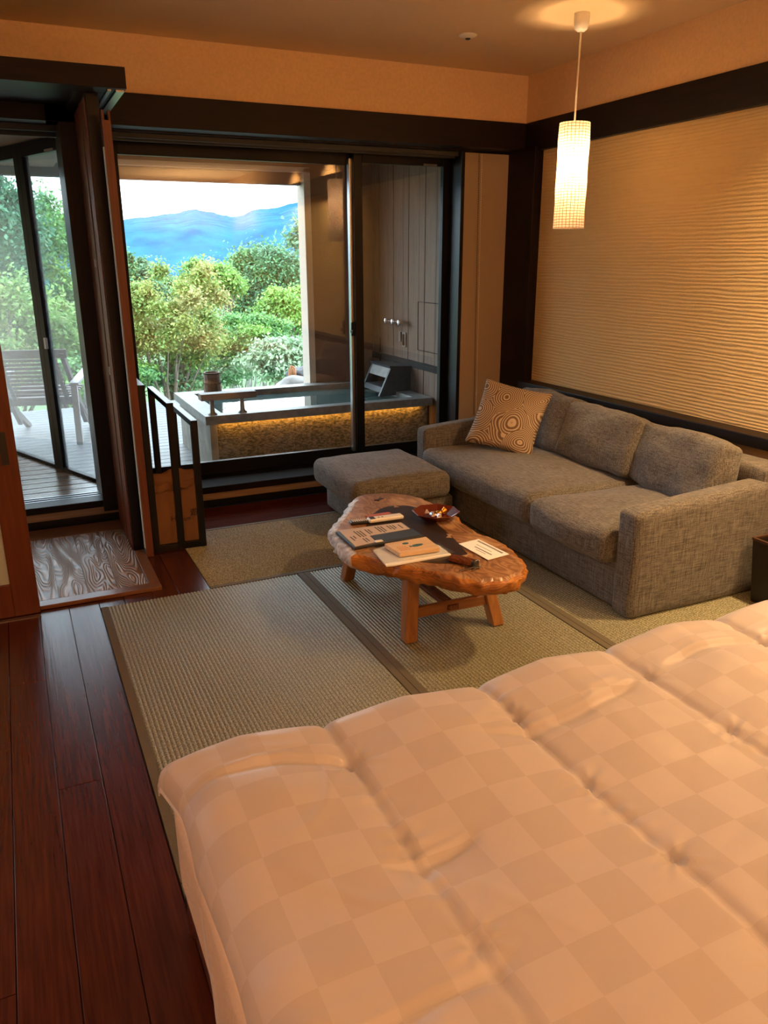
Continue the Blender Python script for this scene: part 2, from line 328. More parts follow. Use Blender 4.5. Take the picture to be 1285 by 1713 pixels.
def leafmat(name):
    mt=bpy.data.materials.new(name); mt.use_nodes=True; nt=mt.node_tree; N=nt.nodes; L=nt.links
    p=N['Principled BSDF']; out=N['Material Output']; a=N.new('ShaderNodeAttribute'); a.attribute_name='Col'
    L.new(a.outputs['Color'],p.inputs['Base Color']); p.inputs['Roughness'].default_value=.5; p.inputs['Specular IOR Level'].default_value=.4
    t=N.new('ShaderNodeBsdfTranslucent'); L.new(a.outputs['Color'],t.inputs['Color'])
    mx=N.new('ShaderNodeMixShader'); mx.inputs[0].default_value=.35; L.new(p.outputs[0],mx.inputs[1]); L.new(t.outputs[0],mx.inputs[2]); L.new(mx.outputs[0],out.inputs['Surface'])
    return mt
M['leaf']=leafmat('leaves')

def shade_mat():
    """woven paper lamp shade, lit from inside"""
    mt=bpy.data.materials.new('woven_shade'); mt.use_nodes=True; nt=mt.node_tree; N=nt.nodes; L=nt.links
    p=N['Principled BSDF']; out=N['Material Output']
    uv=N.new('ShaderNodeUVMap'); uv.uv_map='UVMap'; sp=N.new('ShaderNodeSeparateXYZ'); L.new(uv.outputs['UV'],sp.inputs[0])
    def lines(sock,freq,th,dist):
        n=N.new('ShaderNodeTexNoise'); n.inputs['Scale'].default_value=9; L.new(uv.outputs['UV'],n.inputs['Vector'])
        ma=N.new('ShaderNodeMath'); ma.operation='MULTIPLY_ADD'; ma.inputs[1].default_value=dist; L.new(n.outputs['Fac'],ma.inputs[0]); L.new(sock,ma.inputs[2])
        k=N.new('ShaderNodeMath'); k.operation='MULTIPLY'; k.inputs[1].default_value=freq; L.new(ma.outputs[0],k.inputs[0])
        f=N.new('ShaderNodeMath'); f.operation='FRACT'; L.new(k.outputs[0],f.inputs[0])
        g=N.new('ShaderNodeMath'); g.operation='LESS_THAN'; g.inputs[1].default_value=th; L.new(f.outputs[0],g.inputs[0]); return g
    a=lines(sp.outputs['X'],26,.16,.006); b=lines(sp.outputs['Y'],38,.22,.02)
    mx=N.new('ShaderNodeMath'); mx.operation='MAXIMUM'; L.new(a.outputs[0],mx.inputs[0]); L.new(b.outputs[0],mx.inputs[1])
    c=N.new('ShaderNodeMix'); c.data_type='RGBA'; L.new(mx.outputs[0],c.inputs[0]); c.inputs[6].default_value=(.60,.53,.44,1); c.inputs[7].default_value=(.22,.085,.02,1)
    L.new(c.outputs[2],p.inputs['Base Color']); p.inputs['Roughness'].default_value=.8
    t=N.new('ShaderNodeBsdfTranslucent'); L.new(c.outputs[2],t.inputs['Color'])
    ms=N.new('ShaderNodeMixShader'); ms.inputs[0].default_value=.6; L.new(p.outputs[0],ms.inputs[1]); L.new(t.outputs[0],ms.inputs[2])
    L.new(ms.outputs[0],out.inputs['Surface']); return mt
M['shade']=shade_mat()
def emis(name,col,s):
    mt,nt,p=nodes(name); p.inputs['Base Color'].default_value=(*col,1); p.inputs['Emission Color'].default_value=(*col,1); p.inputs['Emission Strength'].default_value=s; return mt
M['led']=emis('amber_led',(1,.50,.08),8)
M['bulb']=emis('bulb_glow',(1,.72,.42),28)
M['washi']=flat('washi_paper',(.42,.50,.56),.9,bump=.1,bscale=120)

# ------------------------------------------------------------------ helpers
def tag(o,label=None,cat=None,group=None,kind=None):
    if label: o['label']=label
    if cat: o['category']=cat
    if group: o['group']=group
    if kind: o['kind']=kind
    return o
def adopt(o,parent):
    if parent is not None:
        o.parent=parent; o.matrix_parent_inverse=Matrix.Translation(-parent.location) if parent.type=='EMPTY' else Matrix.Identity(4)
def thing(name,label,cat,loc=(0,0,0),group=None):
    o=bpy.data.objects.new(name,None); C.objects.link(o); o.location=loc; o.empty_display_size=.1
    return tag(o,label,cat,group)
def link(name,me,mat,parent=None,smooth=False):
    if mat is not None:
        for q in (mat if isinstance(mat,(list,tuple)) else [mat]): me.materials.append(M[q] if isinstance(q,str) else q)
    if smooth: me.polygons.foreach_set('use_smooth',[True]*len(me.polygons))
    o=bpy.data.objects.new(name,me); C.objects.link(o); adopt(o,parent); return o
def mesh(name,v,f,mat,parent=None,smooth=False):
    me=bpy.data.meshes.new(name); me.from_pydata([tuple(x) for x in v],[],f); me.update(); return link(name,me,mat,parent,smooth)
def bmlink(name,bm,mat,parent=None,smooth=False):
    bmesh.ops.recalc_face_normals(bm,faces=bm.faces)
    me=bpy.data.meshes.new(name); bm.to_mesh(me); bm.free(); return link(name,me,mat,parent,smooth)
def badd(bm,x,y,z,bevel=0,mtx=None):
    g=bmesh.ops.create_cube(bm,size=1)['verts']
    for v in g: v.co=Vector(((x[0]+x[1])/2+v.co.x*(x[1]-x[0]),(y[0]+y[1])/2+v.co.y*(y[1]-y[0]),(z[0]+z[1])/2+v.co.z*(z[1]-z[0])))
    if mtx is not None: bmesh.ops.transform(bm,matrix=mtx,verts=g)
    if bevel:
        es=set(e for v in g for e in v.link_edges); bmesh.ops.bevel(bm,geom=list(es),offset=bevel,segments=2,affect='EDGES',profile=.5)
    return g
def box(name,x,y,z,mat,parent=None,bevel=0,kind=None):
    bm=bmesh.new(); badd(bm,x,y,z,bevel); o=bmlink(name,bm,mat,parent,False)
    if kind: o['kind']=kind
    return o
def hull_poly(name,poly,z0,z1,mat,parent=None,bevel=0):
    """upright prism over a polygon"""
    bm=bmesh.new(); vs=[bm.verts.new((x,y,z1)) for x,y in poly]; f=bm.faces.new(vs)
    r=bmesh.ops.extrude_face_region(bm,geom=[f]); nv=[g for g in r['geom'] if isinstance(g,bmesh.types.BMVert)]
    for v in nv: v.co.z=z0
    if bevel: bmesh.ops.bevel(bm,geom=[e for e in bm.edges],offset=bevel,segments=1,affect='EDGES')
    return bmlink(name,bm,mat,parent)
def beam(bm,a,b,w,d,up=(0,0,1)):
    """square bar from a to b"""
    a=Vector(a);b=Vector(b);t=(b-a); L=t.length; t.normalize(); u=Vector(up)
    if abs(t.dot(u))>.98: u=Vector((1,0,0))
    s=t.cross(u).normalized(); u=s.cross(t)
    q=Matrix((( s.x,u.x,t.x,a.x+t.x*L/2),(s.y,u.y,t.y,a.y+t.y*L/2),(s.z,u.z,t.z,a.z+t.z*L/2),(0,0,0,1)))
    return badd(bm,(-w/2,w/2),(-d/2,d/2),(-L/2,L/2),0,q)
def bar(name,a,b,w,d,mat,parent=None,bevel=0,up=(0,0,1)):
    bm=bmesh.new(); beam(bm,a,b,w,d,up)
    if bevel: bmesh.ops.bevel(bm,geom=list(bm.edges),offset=bevel,segments=1,affect='EDGES')
    return bmlink(name,bm,mat,parent)
def lathe(name,prof,loc,mat,parent=None,seg=32,smooth=True,cap=False):
    v=[];f=[]
    for r,z in prof:
        for i in range(seg):
            a=2*math.pi*i/seg; v.append((loc[0]+r*math.cos(a),loc[1]+r*math.sin(a),loc[2]+z))
    for j in range(len(prof)-1):
        for i in range(seg): f.append((j*seg+i,j*seg+(i+1)%seg,(j+1)*seg+(i+1)%seg,(j+1)*seg+i))
    if cap: f.append(tuple(range(seg))[::-1]); f.append(tuple((len(prof)-1)*seg+i for i in range(seg)))
    return mesh(name,v,f,mat,parent,smooth)
def tube(name,pts,rad,mat,parent=None,seg=8,smooth=True):
    v=[];f=[];pts=[Vector(p) for p in pts]
    rr=rad if isinstance(rad,(list,tuple)) else [rad]*len(pts)
    for k,p in enumerate(pts):
        t=(pts[min(k+1,len(pts)-1)]-pts[max(k-1,0)]).normalized(); u=Vector((0,0,1)) if abs(t.z)<.9 else Vector((1,0,0))
        s=t.cross(u).normalized(); u=s.cross(t)
        for i in range(seg):
            a=2*math.pi*i/seg; v.append(p+(s*math.cos(a)+u*math.sin(a))*rr[k])
    for k in range(len(pts)-1):
        for i in range(seg): f.append((k*seg+i,k*seg+(i+1)%seg,(k+1)*seg+(i+1)%seg,(k+1)*seg+i))
    f.append(tuple(range(seg))[::-1]); f.append(tuple((len(pts)-1)*seg+i for i in range(seg)))
    return mesh(name,v,f,mat,parent,smooth)
def fbm(p,s=1.,o=3):
    return noise.fractal(Vector(p)*s,1.0,2.0,o,noise_basis='PERLIN_ORIGINAL')
def soft(name,x,y,z,mat,parent=None,r=.05,n=18,bulge=(0,0,0),wr=.004,ws=7,fn=None,rot=None):
    """upholstery block: rounded box with bulging faces and wrinkles"""
    c=Vector(((x[0]+x[1])/2,(y[0]+y[1])/2,(z[0]+z[1])/2)); h=Vector(((x[1]-x[0])/2,(y[1]-y[0])/2,(z[1]-z[0])/2))
    bm=bmesh.new(); bmesh.ops.create_cube(bm,size=2); bmesh.ops.subdivide_edges(bm,edges=list(bm.edges),cuts=n,use_grid_fill=True)
    for v in bm.verts:
        q=v.co.copy()
        # push grid lines towards edges so the rounding is smooth
        for i in range(3): q[i]=math.copysign(abs(q[i])**.75,q[i]) if abs(q[i])<1 else q[i]
        p=Vector([q[i]*h[i] for i in range(3)]); inner=Vector([max(-h[i]+r,min(h[i]-r,p[i])) for i in range(3)])
        d=p-inner
        if d.length>1e-9: p=inner+d.normalized()*r
        qq=[p[i]/h[i] for i in range(3)]
        for i in range(3):
            j,k=(i+1)%3,(i+2)%3
            p[i]+=bulge[i]*math.copysign(1,q[i])*max(0,1-qq[j]**2)*max(0,1-qq[k]**2)*(abs(qq[i])**2)
        w=fbm((p.x+c.x,p.y+c.y,p.z+c.z),ws,3)
        p+=(d.normalized() if d.length>1e-9 else Vector((0,0,1)))*w*wr
        if fn: p=fn(p,qq)
        if rot is not None: p=rot@p
        v.co=p+c
    return bmlink(name,bm,mat,parent,True)

# ================================================================== ROOM SHELL
YW=4.69; XW=3.20; HC=2.60
floor=thing('floor',None,None); floor['kind']='structure'; del_cat=[k for k in ('category','label') if k in floor]
for k in del_cat: del floor[k]
box('subfloor',(-3,3.4),(-2.5,4.85),(-.12,-.012),'floor_wood',floor)
# planks of the walkway (run along Y)
xs=[.2,.072,-.053,-.178,-.303,-.428,-.553,-.7,-.85,-1.0,-1.2]
jo=[[-1.6,.35,3.56],[-1.6,2.19,3.56],[-1.6,.9,2.9,3.56],[-1.6,1.5,3.56],[-1.6,.2,2.4,3.56],[-1.6,1.2,3.56],[-1.6,.5,3.56],[-1.6,2,3.56],[-1.6,3.56],[-1.6,3.56]]
for i in range(10):
    for a,b in zip(jo[i][:-1],jo[i][1:]):
        box('plank',(xs[i+1]+.0012,xs[i]-.0012),(a+.0012,b-.0012),(-.012,0),'floor_wood',floor,.0012)
# strip between landing and mats
for a,b in ((.2,.31),(.31,.44)): box('plank',(a+.001,b-.001),(3.475,3.565),(-.012,0),'floor_wood',floor,.001)
for a,b in ((.44,.555),(.555,.700)): box('plank',(a+.001,b-.001),(3.475,4.34),(-.012,0),'floor_wood',floor,.001)
for a,b in ((4.345,4.51),(4.512,4.75)): box('plank',(.46,3.19),(a,b-.001),(-.012,0),'floor_dull',floor,.001)

def st(name,x,y,z,mat,bevel=0): return box(name,x,y,z,mat,None,bevel,'structure')
st('ceiling',(-3,3.4),(-2.5,4.9),(HC,HC+.1),'ceiling')
st('wall_right',(3.235,3.4),(-2.5,4.9),(.62,2.16),'combed')
st('wall_right_upper',(3.212,3.4),(-2.5,4.9),(2.30,HC),'plaster')
st('wall_right_lower',(3.215,3.4),(-2.5,4.9),(0,.63),'plaster')
st('wall_front_upper',(-3,3.4),(YW+.015,4.9),(2.30,HC),'plaster')
st('wall_back',(-3,3.4),(-2.6,-2.5),(-.1,HC),'plaster')
st('wall_left',(-3.1,-3),(-2.6,5.2),(-.1,HC),'plaster')
st('trim_1',(3.195,3.24),(-2.5,4.684),(2.15,2.322),'dark_wood_y',.002)      # beam on the right wall
st('trim_2',(.30,3.24),(YW-.005,YW+.12),(2.165,2.322),'dark_wood',.002)  # beam over the window
st('trim_3',(3.17,3.26),(4.53,4.86),(0,2.17),'dark_wood_z',.003)              # corner post
st('trim_4',(3.12,3.24),(-2.5,4.53),(.635,.692),'dark_wood_y',.004)           # rail behind the sofa
st('trim_5',(-1.8,.62),(YW-.005,YW+.12),(2.165,2.322),'dark_wood',.002)
st('wall_front_side',(2.825,3.20),(4.83,4.95),(.1,2.15),'plaster_panel')
st('trim_6',(2.80,2.826),(4.815,5.10),(.1,2.165),'black_wood',.002)            # window jamb
st('trim_7',(.40,3.4),(4.81,5.15),(2.157,2.32),'dark_wood',0)
st('wall_alcove_light_block',(-.62,-.52),(4.69,7.6),(-.1,2.35),'plaster')  # unseen wall added to keep sky light out of the alcove
st('wall_corner_right',(3.2,3.4),(4.86,5.1),(-.1,2.4),'plaster_panel')                  # head board above the window
st('trim_8',(.42,3.2),(4.86,4.875),(2.13,2.156),'gunmetal')                       # blind track
st('trim_9',(.42,2.83),(4.905,4.915),(2.12,2.156),'gunmetal')
# alcove header box: front beam, side beam, track
st('trim_10',(-2.2,.608),(4.0,4.13),(2.215,2.302),'dark_wood',.002)
st('trim_11',(.40,.608),(4.13,YW-.006),(2.215,2.302),'dark_wood_y',.002)
st('trim_12',(.565,.60),(4.03,4.67),(2.206,2.2155),'steel')
st('trim_13',(.53,.545),(4.03,4.67),(2.208,2.2155),'steel')
st('trim_14',(-2.2,.40),(4.13,YW-.006),(2.24,2.302),'dark_wood',0)
st('trim_15',(-2.2,.42),(4.83,4.845),(2.135,2.166),'gunmetal')
st('trim_16',(-2.2,.42),(4.93,4.945),(2.12,2.166),'gunmetal')
st('trim_17',(-2.2,.45),(4.81,5.05),(2.166,2.22),'dark_wood')
st('trim_18',(.36,.46),(4.70,5.06),(.08,2.17),'black_wood',.002)  # post where the angled doors meet the wall

# step boxes under the windows
for nm,x0,x1 in (('window_step',.50,3.15),('window_step',-1.6,.444)):
    left=x1<1
    t=thing(nm,'dark low step with tan riser below the '+('glass doors of the alcove' if left else 'large sliding window'),'step',(x0,YW,0))
    yf=4.705 if left else 4.745; za,zb,zc=(.062,.108,.148) if left else (.05,.095,.137)
    box('kick_board',(x0,x1),(yf+.022,yf+.06),(0,za),'black_wood',t)
    box('riser',(x0,x1),(yf+.012,yf+.05),(za,zb),'step_tan',t)
    box('tread',(x0,x1),(yf,4.83 if left else 4.965),(zb,zc),'dark_wood' if left else 'dull_tread',t,.004)
# alcove inner deck boards
deck_in=thing('floor_alcove',None,None); deck_in['kind']='structure'
for k in ('label','category'):
    if k in deck_in: del deck_in[k]
box('track_rail',(-1.2,.45),(4.832,4.84),(.10,.148),'steel',deck_in); box('track_rail',(-1.2,.45),(4.87,4.88),(.10,.148),'steel',deck_in); box('track_rail',(-1.2,.45),(4.91,4.92),(.10,.148),'steel',deck_in)
dx,dy=-.387,.922
k=0; y=4.95
while y<7.0:
    x1=.44+(y+.05-5.05)/dy*dx-.01
    box('deck_board',(-1.6,min(.42,x1)),(y,y+.112),(.10,.138),'deck_in',deck_in,.003); y+=.12

# landing platform
lp=thing('landing_platform','low landing of pale carved grain boards beside the sliding doors','platform',(.2,4.1,0))
box('core',(-1.3,.452),(3.585,4.70),(0,.008),'landing_border',lp)
for i,(a,b) in enumerate(((.300,.436),(.166,.299),(.038,.165),(-.10,.037),(-.24,-.101),(-.38,-.241),(-.52,-.381),(-.66,-.521))):
    box('board',(a+.001,b-.001),(3.635,4.52),(.008,.018),'carved',lp,.001)
box('end_board',(-1.3,.436),(4.522,4.70),(.008,.019),'landing_border',lp,.001)
box('border',(-1.3,.49),(3.568,3.633),(0,.019),'landing_border',lp,.002)
box('border',(.438,.49),(3.634,4.12),(0,.019),'landing_border',lp,.002)

# ================================================================== WINDOWS AND DOORS
def pane_frame(root,x0,x1,y,z0,z1,fl,fr,fb,ft,th,gmat,fmat='black_metal'):
    box('stile',(x0,x0+fl),(y-th/2,y+th/2),(z0,z1),fmat,root,.002)
    box('stile',(x1-fr,x1),(y-th/2,y+th/2),(z0,z1),fmat,root,.002)
    box('bottom_rail',(x0+fl,x1-fr),(y-th/2,y+th/2),(z0,z0+fb),fmat,root,.002)
    box('top_rail',(x0+fl,x1-fr),(y-th/2,y+th/2),(z1-ft,z1),fmat,root,.002)
    box('pane',(x0+fl,x1-fr),(y-.003,y+.003),(z0+fb,z1-ft),gmat,root)
w1=thing('window_1',None,None,(2.4,5,.1)); w1['kind']='structure'
pane_frame(w1,2.105,2.815,4.99,.138,2.14,.058,.062,.095,.065,.036,'glass')
box('latch_plate',(2.60,2.70),(4.965,4.972),(2.073,2.087),'chrome',w1)
bm=bmesh.new(); badd(bm,(2.075,2.100),(4.975,4.99),(1.00,1.09),.003); badd(bm,(2.07,2.085),(4.95,4.99),(1.02,1.04),.003); bmlink('crescent_lock',bm,'black_metal',w1)
w2=thing('window_2',None,None,(1.3,5.05,.1)); w2['kind']='structure'
pane_frame(w2,.46,2.15,5.06,.138,2.14,.22,.05,.085,.075,.036,'glass')
box('meeting_strip',(2.085,2.106),(5.005,5.04),(.2,2.1),'steel',w2)
w3=thing('trim_19',None,None,(1.5,5.0,.05)); w3['kind']='structure'
box('sill',(.46,2.9),(4.965,5.13),(.02,.138),'black_metal',w3)
box('outer_wall_foot',(.40,3.2),(5.05,5.14),(-.4,.03),'outer_brown',w3)

# angled glass doors
d1=thing('door_1',None,None,(.44,5.05,.07)); d1['kind']='structure'
ang=Matrix.Translation((.44,5.05,0))@Matrix.Rotation(math.atan2(dy,dx),4,'Z')
def abox(name,s,t,z,mat,parent,bevel=0):
    bm=bmesh.new(); badd(bm,s,t,z,bevel); bmesh.ops.transform(bm,matrix=ang,verts=bm.verts); return bmlink(name,bm,mat,parent)
for li,(s0,s1) in enumerate(((.0,.64),(.64,1.50),(1.50,2.36))):
    if li:
        d1=thing('door_%d'%(4+li),None,None,(.44+dx*s0,5.05+dy*s0,.07)); d1['kind']='structure'
    fl=.075 if s0==0 else .06
    abox('stile',(s0,s0+fl),(-.02,.02),(.075,2.16),'black_metal',d1,.002); abox('stile',(s1-.065,s1),(-.02,.02),(.075,2.16),'black_metal',d1,.002)
    abox('bottom_rail',(s0+fl,s1-.065),(-.02,.02),(.075,.16),'black_metal',d1,.002)
    abox('top_rail',(s0+fl,s1-.065),(-.02,.02),(2.085,2.16),'black_metal',d1,.002)
    abox('pane',(s0+fl,s1-.065),(-.003,.003),(.16,2.085),'glass_misty',d1)
d1=bpy.data.objects['door_1']
abox('latch',(.56,.585),(.018,.035),(.95,1.02),'steel',d1,.003)
abox('top_plate',(.17,.28),(.018,.024),(2.087,2.10),'chrome',d1)
st('trim_20',(-2.2,.46),(4.95,7.4),(2.165,2.2),'soffit')

# parked sliding doors (edge on) at the end of the opening
def parked(n,x0,x1,y0,y1,z1):
    d=thing('door_%d'%n,None,None,(x0,y0,0)); d['kind']='structure'; return d
d2=parked(2,.44,.485,4.10,4.68,2.14)
box('post',(.445,.500),(4.15,4.26),(.0,2.215),'black_wood',d2,.002)
box('face_board',(.4385,.4445),(4.17,4.68),(.012,2.2),'red_wood',d2)
box('face_moulding',(.434,.4385),(4.33,4.36),(.012,2.2),'red_wood',d2)
box('latch_plate',(.4335,.4385),(4.27,4.31),(.93,.97),'steel',d2); box('latch_plate',(.4335,.4385),(4.40,4.44),(1.46,1.50),'steel',d2)
box('core',(.445,.485),(4.262,4.68),(.012,2.2),'black_wood',d2)
d3=parked(3,.49,.53,4.03,4.68,2.1)
bm=bmesh.new(); badd(bm,(.493,.53),(4.03,4.075),(.002,2.09),.0015); badd(bm,(.493,.503),(4.03,4.075),(2.09,2.13)); badd(bm,(.521,.53),(4.03,4.075),(2.09,2.13)); bmlink('stile',bm,'red_wood',d3)
box('paper_edge',(.4875,.4925),(4.035,4.06),(.05,1.98),'washi',d3)
box('back_stile',(.502,.53),(4.64,4.68),(.002,2.1),'red_wood',d3); box('lattice',(.507,.53),(4.077,4.64),(.06,2.0),'red_wood',d3)

# shoji door in the left foreground
d4=thing('door_4',None,None,(-.5,3.54,0)); d4['kind']='structure'
sx1=-.045
box('stile',(sx1-.105,sx1),(3.535,3.57),(.004,2.1),'shoji_wood',d4,.003)
box('bottom_rail',(-.95,sx1-.105),(3.535,3.57),(.004,.155),'shoji_wood',d4,.003)
box('top_rail',(-.95,sx1-.105),(3.535,3.57),(2.0,2.1),'shoji_wood',d4,.003)
box('stile',(-1.05,-.95),(3.535,3.57),(.004,2.1),'shoji_wood',d4,.003)
box('paper_panel',(-.95,sx1-.105),(3.548,3.556),(.155,2.0),'washi',d4)
bm=bmesh.new(); badd(bm,(-.107,-.078),(3.5335,3.5345),(.685,.825)); bmlink('pull',bm,'black_plastic',d4)
st('trim_21',(-1.2,-.045),(3.50,3.525),(-.001,.003),'steel')

# ================================================================== TATAMI MATS
def mat_obj(x0,x1,y0,y1,along,label,borders):
    t=thing('tatami_mat',label,'tatami mat',((x0+x1)/2,(y0+y1)/2,0),'woven rush mats on the floor')
    pitch=.0152
    a0,a1,b0,b1=(x0,x1,y0,y1) if along=='y' else (y0,y1,x0,x1)
    v=[];f=[]; n=int((a1-a0)/pitch); cols=[]
    for i in range(n*4+1):
        a=a0+(a1-a0)*i/(n*4); z=.0050-.0050*abs(math.cos(math.pi*i/4))**3; cols.append((a,z))
    for a,z in cols:
        for b in (b0,b1): v.append(((a,b,z) if along=='y' else (b,a,z)))
    for i in range(len(cols)-1): f.append((2*i,2*i+1,2*i+3,2*i+2) if along=='x' else (2*i,2*i+2,2*i+3,2*i+1))
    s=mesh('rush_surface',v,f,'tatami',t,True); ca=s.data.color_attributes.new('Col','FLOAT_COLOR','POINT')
    ca.data.foreach_set('color',[c for i in range(len(cols)) for _ in (0,1) for c in ((.42,.36,.34,1) if i%4==0 else (1.1,1.1,1.1,1))])  # groove rows darkened for warp thread and painted shade so the ribs read
    box('mat_core',(x0,x1),(y0,y1),(-.012,-.0005),'tatami_border',t)
    for bx_,by_ in borders: box('border',bx_,by_,(-.002,.0058),'tatami_border',t,.001)
    return t
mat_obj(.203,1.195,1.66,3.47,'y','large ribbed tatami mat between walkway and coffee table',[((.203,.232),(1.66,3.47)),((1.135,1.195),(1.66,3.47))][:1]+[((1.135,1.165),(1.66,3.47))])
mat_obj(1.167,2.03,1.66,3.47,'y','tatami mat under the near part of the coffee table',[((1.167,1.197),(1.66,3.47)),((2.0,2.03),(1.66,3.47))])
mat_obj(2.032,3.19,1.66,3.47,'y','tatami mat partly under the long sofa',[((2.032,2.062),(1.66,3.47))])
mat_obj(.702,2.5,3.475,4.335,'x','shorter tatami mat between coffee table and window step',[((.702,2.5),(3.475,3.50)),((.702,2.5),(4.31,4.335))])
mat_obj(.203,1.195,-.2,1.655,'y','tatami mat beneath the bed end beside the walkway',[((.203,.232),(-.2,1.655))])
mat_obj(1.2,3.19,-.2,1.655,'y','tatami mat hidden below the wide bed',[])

# ================================================================== BED
bed=thing('bed','wide low bed on a dark red wooden frame in the foreground','bed',(1.4,.5,0))
bm=bmesh.new(); badd(bm,(.19,.225),(-.8,1.51),(.07,.25),.006); bmlink('side_rail',bm,'bed_wood',bed)
bm=bmesh.new(); badd(bm,(.19,2.9),(1.475,1.51),(.0,.254),.008); bmlink('foot_board',bm,'bed_wood',bed)
box('leg',(.20,.26),(1.40,1.47),(0,.08),'bed_wood',bed); box('leg',(.20,.26),(-.7,-.63),(0,.08),'bed_wood',bed); box('leg',(2.8,2.86),(1.40,1.47),(0,.08),'bed_wood',bed); box('leg',(2.8,2.86),(-.7,-.63),(0,.08),'bed_wood',bed)
box('slat_base',(.226,2.9),(-.8,1.474),(.10,.24),'bed_wood',bed)
soft('mattress',(.168,2.88),(-.8,1.478),(.242,.47),'mattress',bed,r=.04,n=12,wr=.004)
# duvet
def smooth01(t): t=max(0,min(1,t)); return t*t*(3-2*t)
seams=[.51,.905,1.29,1.68,2.07,2.46]
tufts=[1.26,1.01,.78,.55,.30,.05,-.2,-.45]
def duvet_top(x,y):
    d=min(abs(x-s) for s in seams+[.14,2.84]); puff=math.sqrt(min(1,d/.195))
    z=.524+(.009+.027*smooth01((y-.85)/.45))*puff
    # puckered quilting seams
    seamy=math.exp(-(d/.010)**2)
    z-=.006*seamy
    z+=.0022*math.exp(-(d/.035)**2)*math.sin(y*120+6*fbm((x*3,y*3,1),1))*smooth01(fbm((x,y*2.3,5),1.6)*2+.6)
    # ridges that run from tuft to tuft across a channel, only here and there
    for i,ty in enumerate(tufts):
        yy=ty+.03*math.sin(x*5.2+i*1.7)+.05*fbm((x*1.4,i*3.1,0),1)
        e=(y-yy); amp=smooth01(fbm((x*1.6,i*7.3,2),1.3)*2.2+.15)
        z+=amp*(.0055*math.exp(-((e-.008)/.008)**2)-.009*math.exp(-((e+.010)/.014)**2)+.004*math.exp(-((e-.035)/.02)**2)-.010*math.exp(-(e/.07)**2))
        for sx in seams:
            rx,ry=x-sx,y-ty; rr=math.hypot(rx,ry)
            if rr<.14: z+=.0032*math.sin(math.atan2(ry,rx)*9+i+4*fbm((rx*8,ry*8,sx),1,2))*math.exp(-(rr/.045)**2)*min(1,rr/.012)-.006*math.exp(-(rr/.014)**2)
    z+=.0030*max(0,1-abs(fbm((x*1.2,y*.8,21.),2.6,2))*9)*smooth01(fbm((x,y,30.),1.5,1)*2+.4)
    z+=.020*fbm((x,y,3.3),1.6,2)+.004*fbm((x,y*1.5,8.3),4,3)
    return z
nx,ny=420,360
X0,X1,Y0,Y1=.175,2.88,-.8,1.455
vl=[];uv=[]
def duvet_pt(u,w):
    """u,w: cloth coordinates in metres; the cloth runs past the bed edge and hangs"""
    r=.075
    # left side: u < X0+r bends down ; far side: w > Y1-r bends down
    ou=(X0+r)-u; ow=w-(Y1-r)
    x=u; y=w
    zx=0; zy=0
    if ou>0:
        a=ou/r
        if a<math.pi/2: x=X0+r-r*math.sin(a); zx=r*(1-math.cos(a))
        else: x=X0+.012*min(1,(ou-r*math.pi/2)/.1); zx=r+(ou-r*math.pi/2)
    if ow>0:
        a=ow/r
        if a<math.pi/2: y=Y1-r+r*math.sin(a); zy=r*(1-math.cos(a))
        else: y=Y1+.012; zy=r+(ow-r*math.pi/2)
    if ou>0: x-=.022*smooth01((w-1.30)/.16)*min(1,ou/.06)
    base=duvet_top(max(x,X0+.03),min(y,Y1-.02))
    drop=max(zx,zy) if min(zx,zy)<=0 else (zx**3+zy**3)**(1/3)
    z=base-drop
    if zx>r*.5:   # folds of the hanging side
        k=smooth01((zx-r*.5)/.18); x+= .022*k*math.sin(w*15+2.5*fbm((w,0,0),2))+.012*k*fbm((w*2,u*1.5,4),2)
        y-= k*.22*smooth01((w-.55)/.9)*zx/.45
    return (x,y,z)
UL=X0+.075-(.075*math.pi/2)-.40; WH=Y1-.075+.075*math.pi/2+.012
us=np.linspace(UL,X1,nx); ws=np.linspace(Y0,WH,ny)
for j,w in enumerate(ws):
    for i,u in enumerate(us):
        # near the far corner the left hang is tucked short
        uu=u
        lim=UL
        if w>1.15: lim=UL+.392*smooth01((w-1.235)/.035)
        if u<lim: uu=lim
        vl.append(duvet_pt(uu,w)); uv.append((u/.089,w/.089))
fl=[(j*nx+i,j*nx+i+1,(j+1)*nx+i+1,(j+1)*nx+i) for j in range(ny-1) for i in range(nx-1)]
duv=mesh('duvet',vl,fl,'duvet',None,True)
ul=duv.data.uv_layers.new(name='UVMap'); idx=np.zeros(len(duv.data.loops),dtype=np.int32); duv.data.loops.foreach_get('vertex_index',idx); ul.data.foreach_set('uv',np.array(uv)[idx].ravel())
sol=duv.modifiers.new('thickness','SOLIDIFY'); sol.thickness=.012; sol.offset=-1
tag(duv,'pale checkered sateen duvet spread over the foreground bed','duvet')

